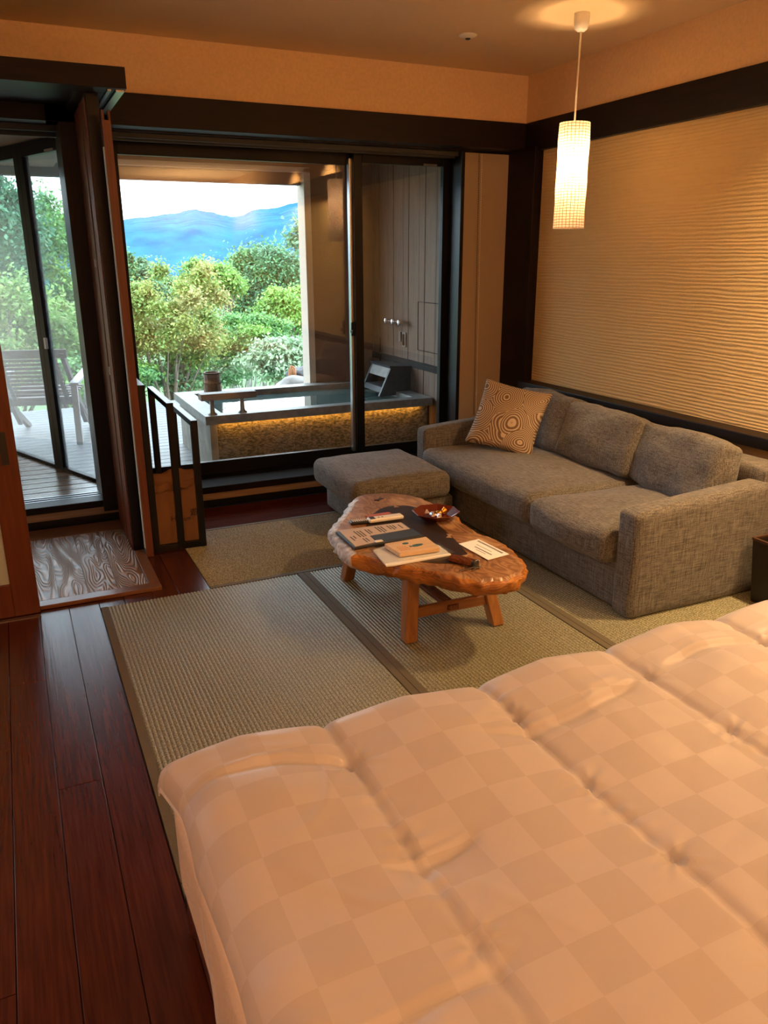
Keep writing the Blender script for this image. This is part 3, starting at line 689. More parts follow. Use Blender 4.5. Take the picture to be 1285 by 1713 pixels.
# ================================================================== SOFA
sofa=thing('sofa','long grey woven fabric sofa along the textured wall','sofa',(2.7,3.3,0))
soft('base',(2.27,3.14),(2.38,4.33),(.012,.235),'sofa',sofa,r=.02,n=14,wr=.002)
def armfn(p,q):
    if q[2]>0: p.z+= .045*(q[0]*.5+.5)*q[2]*0 + .0
    return p
soft('arm',(2.245,3.15),(2.345,2.47),(.004,.485),'sofa',sofa,r=.03,n=18,bulge=(0,.004,.006),wr=.002,fn=lambda p,q:(Vector((p.x,p.y,p.z+(.055*(q[0]*.5+.5) if q[2]>0 else 0)))))
soft('arm',(2.245,3.15),(4.23,4.355),(.004,.485),'sofa',sofa,r=.03,n=18,bulge=(0,.004,.006),wr=.002,fn=lambda p,q:(Vector((p.x,p.y,p.z+(.055*(q[0]*.5+.5) if q[2]>0 else 0)))))
soft('back_frame',(2.98,3.15),(2.36,4.34),(.10,.60),'sofa',sofa,r=.035,n=18,wr=.003)
def seatfn(p,q):
    if q[2]>0: p.z-=.012*(q[0]*.5+.5)
    return p
soft('seat_cushion',(2.215,3.0),(3.065,4.225),(.215,.375),'sofa',sofa,r=.045,n=22,bulge=(.02,0,.028),wr=.008,ws=5,fn=seatfn)
soft('seat_cushion',(2.195,3.0),(2.475,3.055),(.215,.375),'sofa',sofa,r=.05,n=22,bulge=(.025,0,.03),wr=.008,ws=5,fn=seatfn)
for (y0,y1,h,tl,xc,ya) in ((3.66,4.20,.335,.26,2.95,.02),(3.075,3.70,.325,.30,2.93,-.03),(2.50,3.10,.315,.28,2.93,-.10)):
    ro=Matrix.Rotation(ya,3,'Z')@Matrix.Rotation(tl,3,'Y')
    soft('back_cushion',(xc-.075,xc+.075),(y0,y1),(.365,.365+h),'sofa',sofa,r=.032,n=26,bulge=(.026,.006,.012),wr=.018,ws=4.2,rot=ro)
# ottoman
ott=thing('ottoman','square grey fabric ottoman in front of the sofa end','ottoman',(1.9,4,0))
soft('base',(1.67,2.20),(3.78,4.47),(.004,.195),'sofa',ott,r=.02,n=12,wr=.002)
soft('cushion',(1.56,2.17),(3.74,4.42),(.19,.345),'sofa',ott,r=.05,n=22,bulge=(.012,.012,.014),wr=.006,ws=5)

# patterned throw pillow
def make_pillow(name,center,size,th,rot,label,cat):
    n=40; v=[];f=[];uvs=[]
    for side in (1,-1):
        for j in range(n+1):
            for i in range(n+1):
                a=i/n*2-1;b=j/n*2-1
                px=a*(1-.07*(1-abs(b)**2.0))*size/2*1.03; py=b*(1-.07*(1-abs(a)**2.0))*size/2*1.03
                e=max(0,(1-a**2))*max(0,(1-b**2)); z=side*th/2*(e**.42)
                z+=.010*fbm((a*1.3,b*1.3,side*2.),1.2,3)*(1 if e>0 else 0)
                v.append(rot@Vector((px,py,z))+Vector(center)); uvs.append((i/n,j/n))
    m_=(n+1)**2
    for s in range(2):
        for j in range(n):
            for i in range(n):
                q=(s*m_+j*(n+1)+i,s*m_+j*(n+1)+i+1,s*m_+(j+1)*(n+1)+i+1,s*m_+(j+1)*(n+1)+i); f.append(q if s==0 else q[::-1])
    o=mesh(name,v,f,'pillow',None,True); ul=o.data.uv_layers.new(name='UVMap')
    ul.data.foreach_set('uv',[c for l in o.data.loops for c in uvs[l.vertex_index]])
    bm=bmesh.new(); bm.from_mesh(o.data); bmesh.ops.remove_doubles(bm,verts=bm.verts,dist=.0004); bm.to_mesh(o.data); bm.free()
    return tag(o,label,cat)
# local x right, y up, z face normal -> faces towards the camera, leaning back on the sofa
nrm=Vector((-.62,-.62,.48)).normalized(); upv=Vector((.35,.30,.9)); upv=(upv-nrm*upv.dot(nrm)).normalized(); rgt=upv.cross(nrm).normalized()
rotm=Matrix((rgt,upv,nrm)).transposed()@Matrix.Rotation(R(-9),3,'Z')
make_pillow('throw_pillow',(2.66,3.94,.575),.41,.13,rotm,'brown throw pillow with pale concentric wave circles','pillow')

# ================================================================== COFFEE TABLE
tb=thing('coffee_table','live edge burl wood coffee table with splayed square legs','table',(1.5,2.9,0))
OUT=[(1.449,3.469),(1.507,3.503),(1.580,3.499),(1.653,3.464),(1.710,3.399),(1.745,3.327),(1.756,3.248),(1.765,3.166),(1.765,3.075),(1.764,2.983),(1.732,2.922),(1.733,2.860),(1.730,2.814),(1.728,2.745),(1.744,2.692),(1.753,2.633),(1.746,2.562),(1.738,2.514),(1.721,2.443),(1.709,2.382),(1.681,2.331),(1.641,2.288),(1.599,2.273),(1.555,2.272),(1.512,2.280),(1.450,2.302),(1.401,2.358),(1.356,2.423),(1.302,2.502),(1.263,2.548),(1.216,2.622),(1.177,2.687),(1.135,2.751),(1.134,2.843),(1.142,2.924),(1.166,3.059),(1.221,3.141),(1.277,3.203),(1.335,3.295),(1.390,3.380)]
def resample(poly,n):
    P=[Vector(p) for p in poly]; L=[(P[(i+1)%len(P)]-P[i]).length for i in range(len(P))]; T=sum(L); o=[]
    i=0;acc=0
    for k in range(n):
        d=T*k/n
        while acc+L[i]<d: acc+=L[i]; i+=1
        o.append(P[i].lerp(P[(i+1)%len(P)],(d-acc)/L[i]))
    return o
NP=240; ring=resample(OUT,NP); cen=sum(ring,Vector((0,0)))/NP
def sm(r,k):
    for _ in range(k): r=[(r[i-1]+r[i]*2+r[(i+1)%len(r)])/4 for i in range(len(r))]
    return r
ring=sm(ring,2)
prof=[(-.020,.360),(-.006,.359),(.004,.352),(.009,.335),(.008,.315),(-.002,.297),(-.016,.286),(-.05,.283)]
v=[(cen.x,cen.y,.360)];f=[]; mats=[]
nr=len(prof)
norms=[]
for i in range(NP):
    t=(ring[(i+1)%NP]-ring[i-1]).normalized(); norms.append(Vector((-t.y,t.x)))
if (ring[0]-cen).dot(norms[0])<0: norms=[-q for q in norms]
isbark=[]
for i in range(NP):
    p=ring[i]; bark=(p.x<1.44 and p.y>2.74); isbark.append(bark)
    for j,(d,z) in enumerate(prof):
        rough=(.016 if bark else .008)*fbm((p.x*1,p.y*1,z*1.5),22,4)*(1 if j>0 else .4)
        if p.y<2.62: rough*=2.6
        q=p+norms[i]*(d*1.0+rough+(.010 if bark and 1<j<5 else 0))
        zz=z-(.012*smooth01((2.45-p.y)/.2) if j<3 else 0)*(1 if j>0 else .3)+ (.006*fbm((p.x,p.y,z),25,3) if j>1 else 0)
        v.append((q.x,q.y,zz))
top=[];side=[];bk=[]
for i in range(NP):
    k=(i+1)%NP; top.append((0,1+i*nr,1+k*nr))
    for j in range(nr-1):
        q=(1+i*nr+j,1+i*nr+j+1,1+k*nr+j+1,1+k*nr+j)
        (top if j==0 and not isbark[i] else bk if isbark[i] else side).append(q)
under=[tuple(1+i*nr+nr-1 for i in range(NP))]
slab=mesh('tabletop',v,top+side+under,['burl_top','burl_side'],tb,False)
for pi,pl in enumerate(slab.data.polygons):
    if pi>=len(top): pl.material_index=1
    pl.use_smooth=pi>=len(top) and pi<len(top)+len(side)
# bark rim as its own part
used_=sorted(set(a for q in bk for a in q)); mp_={a:n_ for n_,a in enumerate(used_)}
be=mesh('bark_rim',[v[a] for a in used_],[tuple(mp_[a] for a in q) for q in bk],'bark_edge',tb,True); be['label']='pale rough bark rim of the table'
INL=[(1.422,3.186),(1.479,3.239),(1.531,3.261),(1.580,3.258),(1.627,3.232),(1.653,3.183),(1.657,3.126),(1.640,3.02),(1.619,2.902),(1.606,2.792),(1.583,2.671),(1.552,2.543),(1.504,2.498),(1.459,2.482),(1.401,2.504),(1.351,2.543),(1.285,2.621),(1.251,2.726),(1.250,2.80),(1.262,2.90),(1.30,3.0),(1.335,3.062),(1.37,3.13)]
hull_poly('inlay',INL,.352,.3615,'inlay',tb)['label']='dark oval inlay in the table top'
def bowtie(x,y,a,mat,s=1):
    pts=[(-.026,-.014),(0,-.005),(.026,-.014),(.026,.014),(0,.005),(-.026,.014)]; ca,sa=math.cos(a),math.sin(a)
    hull_poly('butterfly_key',[(x+s*(px*ca-py*sa),y+s*(px*sa+py*ca)) for px,py in pts],.355,.3625,mat,tb)
bowtie(1.545,3.385,.6,'inlay'); bowtie(1.569,3.252,1.4,'inlay_key',.9); bowtie(1.592,2.765,1.0,'inlay_key',.9); bowtie(1.545,2.535,.3,'inlay_key',.8)
legs=[((1.312,2.588),(1.345,2.64)),((1.722,2.572),(1.668,2.64)),((1.330,3.300),(1.37,3.24)),((1.70,3.300),(1.65,3.24))]
for b,t in legs:
    bm=bmesh.new(); w=.027
    vb=[bm.verts.new((b[0]+sx*w,b[1]+sy*w,0.006)) for sx,sy in ((-1,-1),(1,-1),(1,1),(-1,1))]
    vt=[bm.verts.new((t[0]+sx*w*1.05,t[1]+sy*w*1.05,.30)) for sx,sy in ((-1,-1),(1,-1),(1,1),(-1,1))]
    bm.faces.new(vb[::-1]); bm.faces.new(vt)
    for i in range(4): bm.faces.new((vb[i],vb[(i+1)%4],vt[(i+1)%4],vt[i]))
    bmesh.ops.bevel(bm,geom=list(bm.edges),offset=.004,segments=1,affect='EDGES'); bmlink('leg',bm,'table_leg',tb)
bar('cross_rail',(1.33,2.606,.118),(1.705,2.598,.118),.026,.045,'table_rail',tb,.003)
bar('cross_rail',(1.345,3.278,.118),(1.68,3.278,.118),.026,.045,'table_rail',tb,.003)
bar('long_rail',(1.515,2.58,.118),(1.515,3.29,.118),.05,.022,'rosewood',tb,.002)

# ------------------------------------------------------------------ things on the table
def quad_slab(name,pts,z0,z1,mat,parent=None,bevel=.0): return hull_poly(name,pts,z0,z1,mat,parent,bevel)
TZ=.3625
fo=thing('menu_folder','open black menu folder with beige printed page on the burl table','folder',(1.3,2.88,TZ))
quad_slab('cover',[(1.158,2.995),(1.156,2.779),(1.478,2.784),(1.480,2.992)],TZ,TZ+.012,'leather',fo,.002)
pg_=quad_slab('page',[(1.175,3.000),(1.466,2.980),(1.463,2.885),(1.268,2.880),(1.262,2.797),(1.163,2.785)],TZ+.012,TZ+.0135,'paper_beige',fo)
quad_slab('dark_page',[(1.272,2.878),(1.466,2.883),(1.474,2.790),(1.268,2.793)],TZ+.012,TZ+.0132,'slate_blue',fo)
bm=bmesh.new()
for (x0,y1,l) in [(1.185,2.90,.05),(1.20,2.905,.03),(1.225,2.96,.075),(1.238,2.955,.08),(1.251,2.955,.07),(1.277,2.96,.06),(1.290,2.955,.05),(1.33,2.972,.07),(1.343,2.970,.075),(1.356,2.968,.06),(1.385,2.965,.05),(1.398,2.963,.055),(1.411,2.961,.04),(1.437,2.958,.05),(1.225,2.86,.05),(1.238,2.86,.04)]:
    k=y1
    while k>y1-l: badd(bm,(x0,x0+.006),(k-.0055,k),(TZ+.0135,TZ+.0139)); k-=.0075
bmlink('printed_text',bm,'ink',pg_)['kind']='stuff'
soft('corner_clip',(1.255,1.29),(2.785,2.805),(TZ+.013,TZ+.019),'white_plastic',fo,r=.003,n=3,wr=0)
bt=quad_slab('black_remote',[(1.268,3.112),(1.264,3.072),(1.395,3.052),(1.40,3.092)],TZ,TZ+.014,'black_plastic',None,.004); tag(bt,'black remote control beside the white remote on the table','remote control')
bm=bmesh.new()
for i in range(7):
    for j in range(3): badd(bm,(1.276+i*.010,1.281+i*.010),(3.077+j*.010-i*.0013,3.083+j*.010-i*.0013),(TZ+.0138,TZ+.016),.0005)
bmlink('button_pad',bm,'white_plastic',bt)
wr_=quad_slab('white_remote',[(1.346,3.092),(1.343,3.046),(1.512,3.040),(1.514,3.084)],TZ+.004,TZ+.022,'white_plastic',None,.005); tag(wr_,'slim white remote control lying in front of the tray','remote control')
quad_slab('display',[(1.354,3.087),(1.352,3.052),(1.376,3.051),(1.378,3.086)],TZ+.0215,TZ+.0225,'black_plastic',wr_)
bm=bmesh.new(); [badd(bm,(1.392+i*.018,1.400+i*.018),(3.062,3.069),(TZ+.0215,TZ+.0228)) for i in range(2)]; bmlink('button',bm,'ink',wr_)
oc=quad_slab('orange_leaflet',[(1.372,3.166),(1.378,3.118),(1.497,3.120),(1.495,3.168)],TZ,TZ+.004,'orange_card',None); tag(oc,'orange leaflet with dark band behind the white remote','leaflet')
quad_slab('dark_band',[(1.385,3.135),(1.387,3.120),(1.494,3.122),(1.493,3.137)],TZ+.004,TZ+.0045,'ink',oc)
# plastic sleeve and papers
pl=quad_slab('paper_stack',[(1.218,2.735),(1.196,2.558),(1.220,2.552),(1.482,2.556),(1.488,2.672),(1.30,2.76)],TZ,TZ+.005,'paper',None); tag(pl,'white papers in a clear sleeve under the wooden book','paper')
def sheet(name,pts,z,amp,mat,parent,n=14):
    a,b,c,d=[Vector(p) for p in pts]; v=[];f=[]
    for j in range(n+1):
        for i in range(n+1):
            u,w=i/n,j/n; p=a.lerp(b,u).lerp(d.lerp(c,u),w); v.append((p.x,p.y,z+amp*(1+fbm((p.x,p.y,0),18,3))))
    for j in range(n):
        for i in range(n): q=j*(n+1)+i; f.append((q,q+1,q+n+2,q+n+1))
    return mesh(name,v,f,mat,parent,True)
sheet('clear_sleeve',[(1.207,2.769),(1.198,2.573),(1.505,2.562),(1.498,2.690)],TZ+.0055,.002,'clear_plastic',pl)
bk_=quad_slab('wooden_notebook',[(1.268,2.727),(1.276,2.604),(1.450,2.592),(1.460,2.729)],TZ+.010,TZ+.028,'book_wood',None,.001); tag(bk_,'pale wood covered notebook with teal print on the table','book')
def disc(name,x,y,rx,ry,z,mat,parent,n=20,h=.0006):
    return hull_poly(name,[(x+rx*math.cos(2*math.pi*i/n),y+ry*math.sin(2*math.pi*i/n)) for i in range(n)],z,z+h,mat,parent)
disc('printed_mark',1.345,2.692,.014,.010,TZ+.0282,'teal',bk_)
hull_poly('printed_fish',[(1.346,2.664),(1.354,2.655),(1.366,2.664),(1.384,2.667),(1.402,2.663),(1.408,2.656),(1.396,2.645),(1.376,2.640),(1.360,2.642),(1.352,2.649),(1.344,2.642)],TZ+.0282,TZ+.0288,'teal',bk_)
bm=bmesh.new()
for i in range(4):
    for j in range(3): badd(bm,(1.293+i*.011,1.299+i*.011),(2.622+j*.018,2.632+j*.018),(TZ+.028,TZ+.0287))
bmlink('printed_characters',bm,'pink_ink',bk_)
# octagonal tray
tr=thing('octagonal_tray','dark red octagonal lacquer tray holding wrapped sweets','tray',(1.655,3.0,TZ))
v=[];f=[];n8=8
for (r,z) in ((.060,TZ),(.068,TZ+.004),(.112,TZ+.034),(.108,TZ+.036),(.064,TZ+.008)):
    for i in range(n8): a=2*math.pi*(i+.3)/n8; v.append((1.655+r*math.cos(a),3.0+r*math.sin(a),z))
for j in range(4):
    for i in range(n8): f.append((j*8+i,j*8+(i+1)%8,(j+1)*8+(i+1)%8,(j+1)*8+i))
f.append(tuple(range(8))[::-1]); f.append(tuple(range(32,40)))
mesh('dish',v,f,'lacquer',tr)
def candy(x,y,z,mat,label,a):
    bm=bmesh.new(); bmesh.ops.create_icosphere(bm,subdivisions=3,radius=.02)
    for q in bm.verts:
        q.co=Vector((q.co.x*1.15,q.co.y*.85,q.co.z*.62)); q.co*=1+.28*fbm(q.co+Vector((a,0,0)),60,2)
    for s in (-1,1):
        g=bmesh.ops.create_cone(bm,cap_ends=False,segments=9,radius1=.004,radius2=.016,depth=.02)['verts']
        bmesh.ops.rotate(bm,verts=g,cent=(0,0,0),matrix=Matrix.Rotation(s*math.pi/2,3,'Y')); bmesh.ops.translate(bm,verts=g,vec=(s*.03,0,0))
        for q in g: q.co+=Vector((0,0,.004*math.sin(q.co.y*400)))
    bmesh.ops.rotate(bm,verts=bm.verts,cent=(0,0,0),matrix=Matrix.Rotation(a,3,'Z')); bmesh.ops.translate(bm,verts=bm.verts,vec=(x,y,z))
    o=bmlink('wrapped_sweet',bm,mat); tag(o,label,'sweet','wrapped sweets in the lacquer tray')
candy(1.632,2.985,TZ+.024,'foil_silver','silver foil wrapped sweet in the lacquer tray',1.9)
candy(1.672,2.998,TZ+.024,'foil_gold','gold foil wrapped sweet in the lacquer tray',.5)
# note card
ncd=quad_slab('note_card',[(1.578,2.660),(1.682,2.674),(1.700,2.468),(1.590,2.450)],TZ-.001,TZ+.001,'paper',None); tag(ncd,'white printed card lying on the bare near end of the table','card')
bm=bmesh.new()
def strip(a,b,w):
    beam(bm,(a[0],a[1],TZ+.0012),(b[0],b[1],TZ+.0012),w,.0006)
for k in range(18):
    t0=k/18; strip((1.668+.014*t0,2.655-.170*t0),(1.668+.014*(t0+.035),2.655-.170*(t0+.035)),.010)
strip((1.640,2.62),(1.65,2.52),.002); strip((1.620,2.60),(1.632,2.49),.0045); strip((1.607,2.57),(1.615,2.51),.002)
bmlink('printed_text',bm,'slate_blue',ncd)['kind']='stuff'
# key fob and keys
kh=thing('key_ring','two small keys on a ring tied to a wooden block fob','keys',(1.48,2.45,TZ))
bar('wooden_fob',(1.455,2.517,TZ+.011),(1.508,2.422,TZ+.011),.040,.020,'rosewood',kh,.004)
bar('end_cap',(1.506,2.426,TZ+.011),(1.514,2.412,TZ+.011),.042,.022,'black_plastic',kh,.003)
tube('ring',[(1.513+.014*math.cos(a),2.408+.010*math.sin(a),TZ+.012+.012*math.sin(a+.5)) for a in [i*math.pi/8 for i in range(16)]],.0013,'chrome',kh,6)
for (a,b) in (((1.500,2.405),(1.430,2.398)),((1.515,2.400),(1.475,2.382))):
    bm=bmesh.new(); beam(bm,(*a,TZ+.004),(*b,TZ+.002),.006,.002)
    g=bmesh.ops.create_circle(bm,cap_ends=True,segments=14,radius=.011)['verts']; r_=bmesh.ops.extrude_face_region(bm,geom=[fc for fc in bm.faces if len(fc.verts)==14]); 
    nv=[q for q in r_['geom'] if isinstance(q,bmesh.types.BMVert)]
    for q in nv: q.co.z+=.002
    bmesh.ops.translate(bm,verts=list(g)+nv,vec=(a[0],a[1],TZ+.003)); bmlink('key',bm,'steel',kh)

# ================================================================== PENDANT LAMP
PX,PY=2.656,3.471
pn=thing('pendant_lamp','white woven cylinder pendant lamp hanging over the sofa','lamp',(PX,PY,HC))
lathe('canopy',[(.0,-.078),(.018,-.076),(.030,-.066),(.036,-.045),(.037,0),(.0,0)],(PX,PY,HC),'white_plastic',pn,28)
tube('cord',[(PX,PY,HC-.07),(PX-.003,PY,2.3),(PX-.003,PY,2.10)],.0045,'cord',pn,8)
SR=.076; ZT,ZB=2.128,1.640
n=64; v=[];f=[];uvs=[]
for j in range(13):
    z=ZT+(ZB-ZT)*j/12
    for i in range(n+1):
        a=2*math.pi*i/n; r=SR+.0015*math.sin(j*1.3+a*2); v.append((PX+r*math.cos(a),PY+r*math.sin(a),z)); uvs.append((i/n,j/12))
for j in range(12):
    for i in range(n): f.append((j*(n+1)+i,j*(n+1)+i+1,(j+1)*(n+1)+i+1,(j+1)*(n+1)+i))
sh=mesh('shade',v,f,'shade',pn,True); ul=sh.data.uv_layers.new(name='UVMap'); ul.data.foreach_set('uv',[c for l in sh.data.loops for c in uvs[l.vertex_index]])
so=lathe('socket',[(.016,0),(.02,.0),(.02,.07),(.005,.085)],(PX,PY,2.015),'white_plastic',pn,16)
lathe('bulb',[(.0,.0),(.02,.006),(.028,.03),(.02,.06),(.014,.075),(.014,.10)],(PX,PY,1.92),'bulb',so,20)
bm=bmesh.new()
for a in (0,2*math.pi/3,4*math.pi/3): beam(bm,(PX,PY,2.10),(PX+SR*math.cos(a),PY+SR*math.sin(a),2.10),.003,.003)
bmlink('spider',bm,'steel',pn)
point('pendant_light',(PX,PY,1.945),54,(1,.62,.29),.032)

# smoke detector, blind chain
sd=lathe('smoke_detector',[(0,-.018),(.02,-.018),(.028,-.010),(.045,-.008),(.05,0),(0,0)],(2.355,4.018,HC),'white_plastic',None,28); lathe('lens',[(0,-.026),(.012,-.022),(.016,-.017),(0,-.017)],(2.355,4.018,HC),'black_plastic',sd,16); tag(sd,'small white round sensor on the ceiling','smoke detector')
bc=thing('blind_chain','thin beaded blind chain hanging before the beige panel','blind chain',(2.93,4.80,2.15))
for x,m_ in ((2.925,'ink'),(2.945,'cord')):
    v=[];pts=[]
    bm=bmesh.new(); z=2.14; x_=x
    k=0
    while z>.42:
        t=(2.14-z)/1.72; g=bmesh.ops.create_icosphere(bm,subdivisions=1,radius=.0040)['verts']; bmesh.ops.translate(bm,verts=g,vec=(x+.02*t,4.805,z)); z-=.011
    bmlink('bead_strand',bm,m_,bc)

# waste bin beside the sofa
bn=thing('waste_bin','black square waste bin with brown rim beside the sofa arm','bin',(2.85,2.1,0))
v=[];f=[]
for (o,z) in ((.085,.006),(.105,.30),(.098,.30),(.08,.02)):
    for sx,sy in ((-1,-1),(1,-1),(1,1),(-1,1)): v.append((2.985+sx*o,2.19+sy*o,z))
for j in range(3):
    for i in range(4): f.append((j*4+i,j*4+(i+1)%4,(j+1)*4+(i+1)%4,(j+1)*4+i))
f+= [(3,2,1,0),(12,13,14,15)]
mesh('body',v,f,'bin',bn)
bm=bmesh.new()
for a,b in (((-1,-1),(1,-1)),((1,-1),(1,1)),((1,1),(-1,1)),((-1,1),(-1,-1))): beam(bm,(2.985+a[0]*.104,2.19+a[1]*.104,.303),(2.985+b[0]*.104,2.19+b[1]*.104,.303),.012,.012)
bmlink('rim',bm,'bin_rim',bn)

# stepped rack of three open frames
rk=thing('stepped_rack','dark wooden rack of three open frames stepping down','rack',(.67,4.35,0))
for x,zt in ((.553,.90),(.685,.80),(.800,.70)):
    w=.034
    fr=box('front_post',(x-w/2,x+w/2),(4.065,4.097),(.006,zt),'black_wood',rk,.0015)
    box('rear_post',(x-w/2,x+w/2),(4.645,4.677),(.006,zt-.03),'black_wood',rk,.0015)
    box('top_rail',(x-w/2,x+w/2),(4.098,4.677),(zt-.03,zt),'black_wood',rk,.0015)
box('foot_bar',(.57,.783),(4.068,4.092),(.006,.04),'black_wood',rk,.0015)
box('foot_bar',(.57,.783),(4.648,4.672),(.006,.04),'black_wood',rk,.0015)
# paper bag
bg=thing('paper_bag','brown kraft paper bag standing inside the stepped rack','bag',(.68,4.2,0))
n=20;v=[];f=[]
x0,x1,y0,y1=.545,.80,4.14,4.23
for j in range(n+1):
    t=j/n; z=.01+.40*t
    per=[]
    for (xa,ya,xb,yb) in ((x0,y0,x1,y0),(x1,y0,x1,y1),(x1,y1,x0,y1),(x0,y1,x0,y0)):
        for i in range(6):
            u=i/6; x=xa+(xb-xa)*u; y=ya+(yb-ya)*u; pin=smooth01((t-.5)/.5)
            y=y0+(y-y0)*(1-.6*pin)+.02*pin; x+=.005*fbm((u*3,t*3,xa),3); y+=.007*fbm((x*9,t*3,ya),1.2)*t
            zz=z+(.012*math.sin(x*38)+.008*(x-x0)/.25 if j==n else 0); per.append((x,y,zz))
    v+=per
for j in range(n):
    for i in range(24): f.append((j*24+i,j*24+(i+1)%24,(j+1)*24+(i+1)%24,(j+1)*24+i))
f.append(tuple(range(24))[::-1])
mesh('bag_body',v,f,'kraft',bg,False)
v=[];f=[]
for j in range(3):
    for i in range(21):
        x=x0+.004+(x1-x0-.008)*i/20; v.append((x,4.130-.004*j,.335+.02*(j-1)+.006*math.sin(i*1.1)+.02*(i/20)))
for j in range(2):
    for i in range(20): f.append((j*21+i,j*21+i+1,(j+1)*21+i+1,(j+1)*21+i))
mesh('folded_flap',v,f,'kraft',bg)
def text(s,loc,size,mat,parent,rot=(R(90),0,0),ext=.0004):
    cu=bpy.data.curves.new('text','FONT'); cu.body=s; cu.size=size; cu.extrude=ext
    o=bpy.data.objects.new('t',cu); C.objects.link(o); bpy.context.view_layer.update()
    me=bpy.data.meshes.new_from_object(o.evaluated_get(bpy.context.evaluated_depsgraph_get())); C.objects.unlink(o); bpy.data.objects.remove(o)
    me.transform(Matrix.Translation(loc)@Matrix.Rotation(rot[2],4,'Z')@Matrix.Rotation(rot[0],4,'X')); return link('lettering',me,mat,parent)
text('遊',(.752,4.129,.170),.045,'ink',bg); text('am',(.713,4.129,.145),.033,'ink',bg); text('H',(.648,4.129,.15),.04,'ink',bg)

# ================================================================== OUTSIDE: TERRACE
ZD=-.05
dk=thing('floor_terrace',None,None); dk['kind']='structure'
y=5.16
while y<9.1:
    box('deck_board',(-4.5,3.3),(y,y+.115),(ZD-.03,ZD),'deck_out',dk,.003); y+=.122
box('joist_bed',(-4.5,3.3),(5.14,9.1),(ZD-.2,ZD-.045),'outer_brown',dk)
# outer wall with the view opening, roof edge
YB=6.92
st('wall_outer_right',(2.50,3.3),(YB,YB+.16),(-.3,2.55),'outer_brown')
st('wall_outer_top',(-4.5,2.50),(YB,YB+.16),(2.235,2.55),'outer_brown')
st('trim_22',(2.455,2.515),(YB-.012,YB+.17),(ZD,2.235),'outer_plaster',.002)
st('trim_23',(-4.5,2.515),(YB-.012,YB+.17),(2.2,2.24),'outer_plaster',.002)
st('trim_24',(-4.5,2.45),(YB+.04,YB+.12),(2.10,2.2),'blind_roll',.01)    # rolled outdoor blind
st('ceiling_outer',(-4.5,3.4),(5.14,YB+.3),(2.50,2.6),'soffit')
wo=thing('wall_outer_side',None,None); wo['kind']='structure'
XS=3.10
y=5.10;i=0
while y<YB:
    w=.098
    box('wall_plank',(XS+.004*(i%3==1),XS+.05),(y+.0015,min(y+w,YB)-.0015),(-.3,2.5),'cedar',wo,.002); y+=w;i+=1
box('wall_backing',(XS+.03,XS+.2),(5.05,YB+.1),(-.3,2.55),'outer_brown',wo)
box('dark_band',(XS-.006,XS+.01),(5.12,YB),(.60,.66),'silicone',wo);  # dark strip laid on the planks in place of a shadow stripe
bm=bmesh.new()
for (ya,yb,za,zb) in ((5.62,5.99,1.150,1.155),(5.62,5.99,.757,.762),(5.985,5.99,.757,1.155),(5.62,5.625,.757,1.155)): badd(bm,(XS-.004,XS+.004),(ya,yb),(za,zb))
bmlink('hatch_gap',bm,'silicone',wo)

# tub
tub=thing('bathtub','large stone rimmed outdoor bath lit amber below its rim','bathtub',(2.1,6.3,ZD))
TX0,TX1,TY0,TY1,TZT=1.205,3.09,5.69,6.90,.40
box('rim_slab',(TX0,TX1),(TY0,TY0+.105),(.336,TZT),'stone_slab',tub,.003)
box('rim_slab',(TX0,TX1),(TY1-.15,TY1),(.336,TZT),'stone_slab',tub,.003)
box('rim_slab',(TX0,TX0+.145),(TY0+.1055,TY1-.1505),(.336,TZT),'stone_slab',tub,.003)
box('rim_slab',(TX1-.14,TX1),(TY0+.1055,TY1-.1505),(.336,TZT),'stone_slab',tub,.003)
xs_=[1.30,1.572,1.912,2.247,2.586,2.83,3.08]
for a,b in zip(xs_[:-1],xs_[1:]): box('front_tile',(a+.001,b-.001),(TY0+.075,TY0+.10),(ZD,.335),'granite',tub,.001)
box('corner_stone',(1.245,1.299),(TY0+.06,TY0+.10),(ZD,.335),'stone_side',tub,.002)
for a,b in ((TY0+.101,6.2),(6.2,6.6),(6.6,TY1-.01)): box('side_tile',(1.245,1.27),(a+.001,b-.001),(ZD,.335),'stone_side',tub,.002)
box('back_wall',(1.27,3.08),(TY1-.06,TY1-.02),(ZD,.335),'stone_side',tub); box('basin_floor',(1.27,3.08),(TY0+.101,TY1-.06),(ZD,ZD+.05),'stone_dark',tub)
box('led_strip',(1.33,3.0),(TY0+.042,TY0+.060),(.3335,.3358),'led',tub)
v=[];f=[];nxw,nyw=2,2
mesh('water',[(TX0+.14,TY0+.10,.352),(TX1-.13,TY0+.10,.352),(TX1-.13,TY1-.145,.352),(TX0+.14,TY1-.145,.352)],[(0,1,2,3)],'water',tub)
area('rim_led_light',(2.16,TY0+.038,.330),1.66,1.1,(1,.40,.045),(R(50),0,0),.004)
# low grab rail on the rim
gr=thing('grab_rail','weathered wooden grab rail on two posts on the bath rim','handrail',(1.38,5.74,TZT))
box('bar',(1.185,1.60),(5.70,5.80),(.512,.560),'cedar_x',gr,.004)
for x in (1.272,1.498): lathe('post',[(.034,0),(.034,.006),(.020,.018),(.0165,.035),(.016,.112),(.0,.112)],(x,5.745,TZT),'bronze',gr,20)
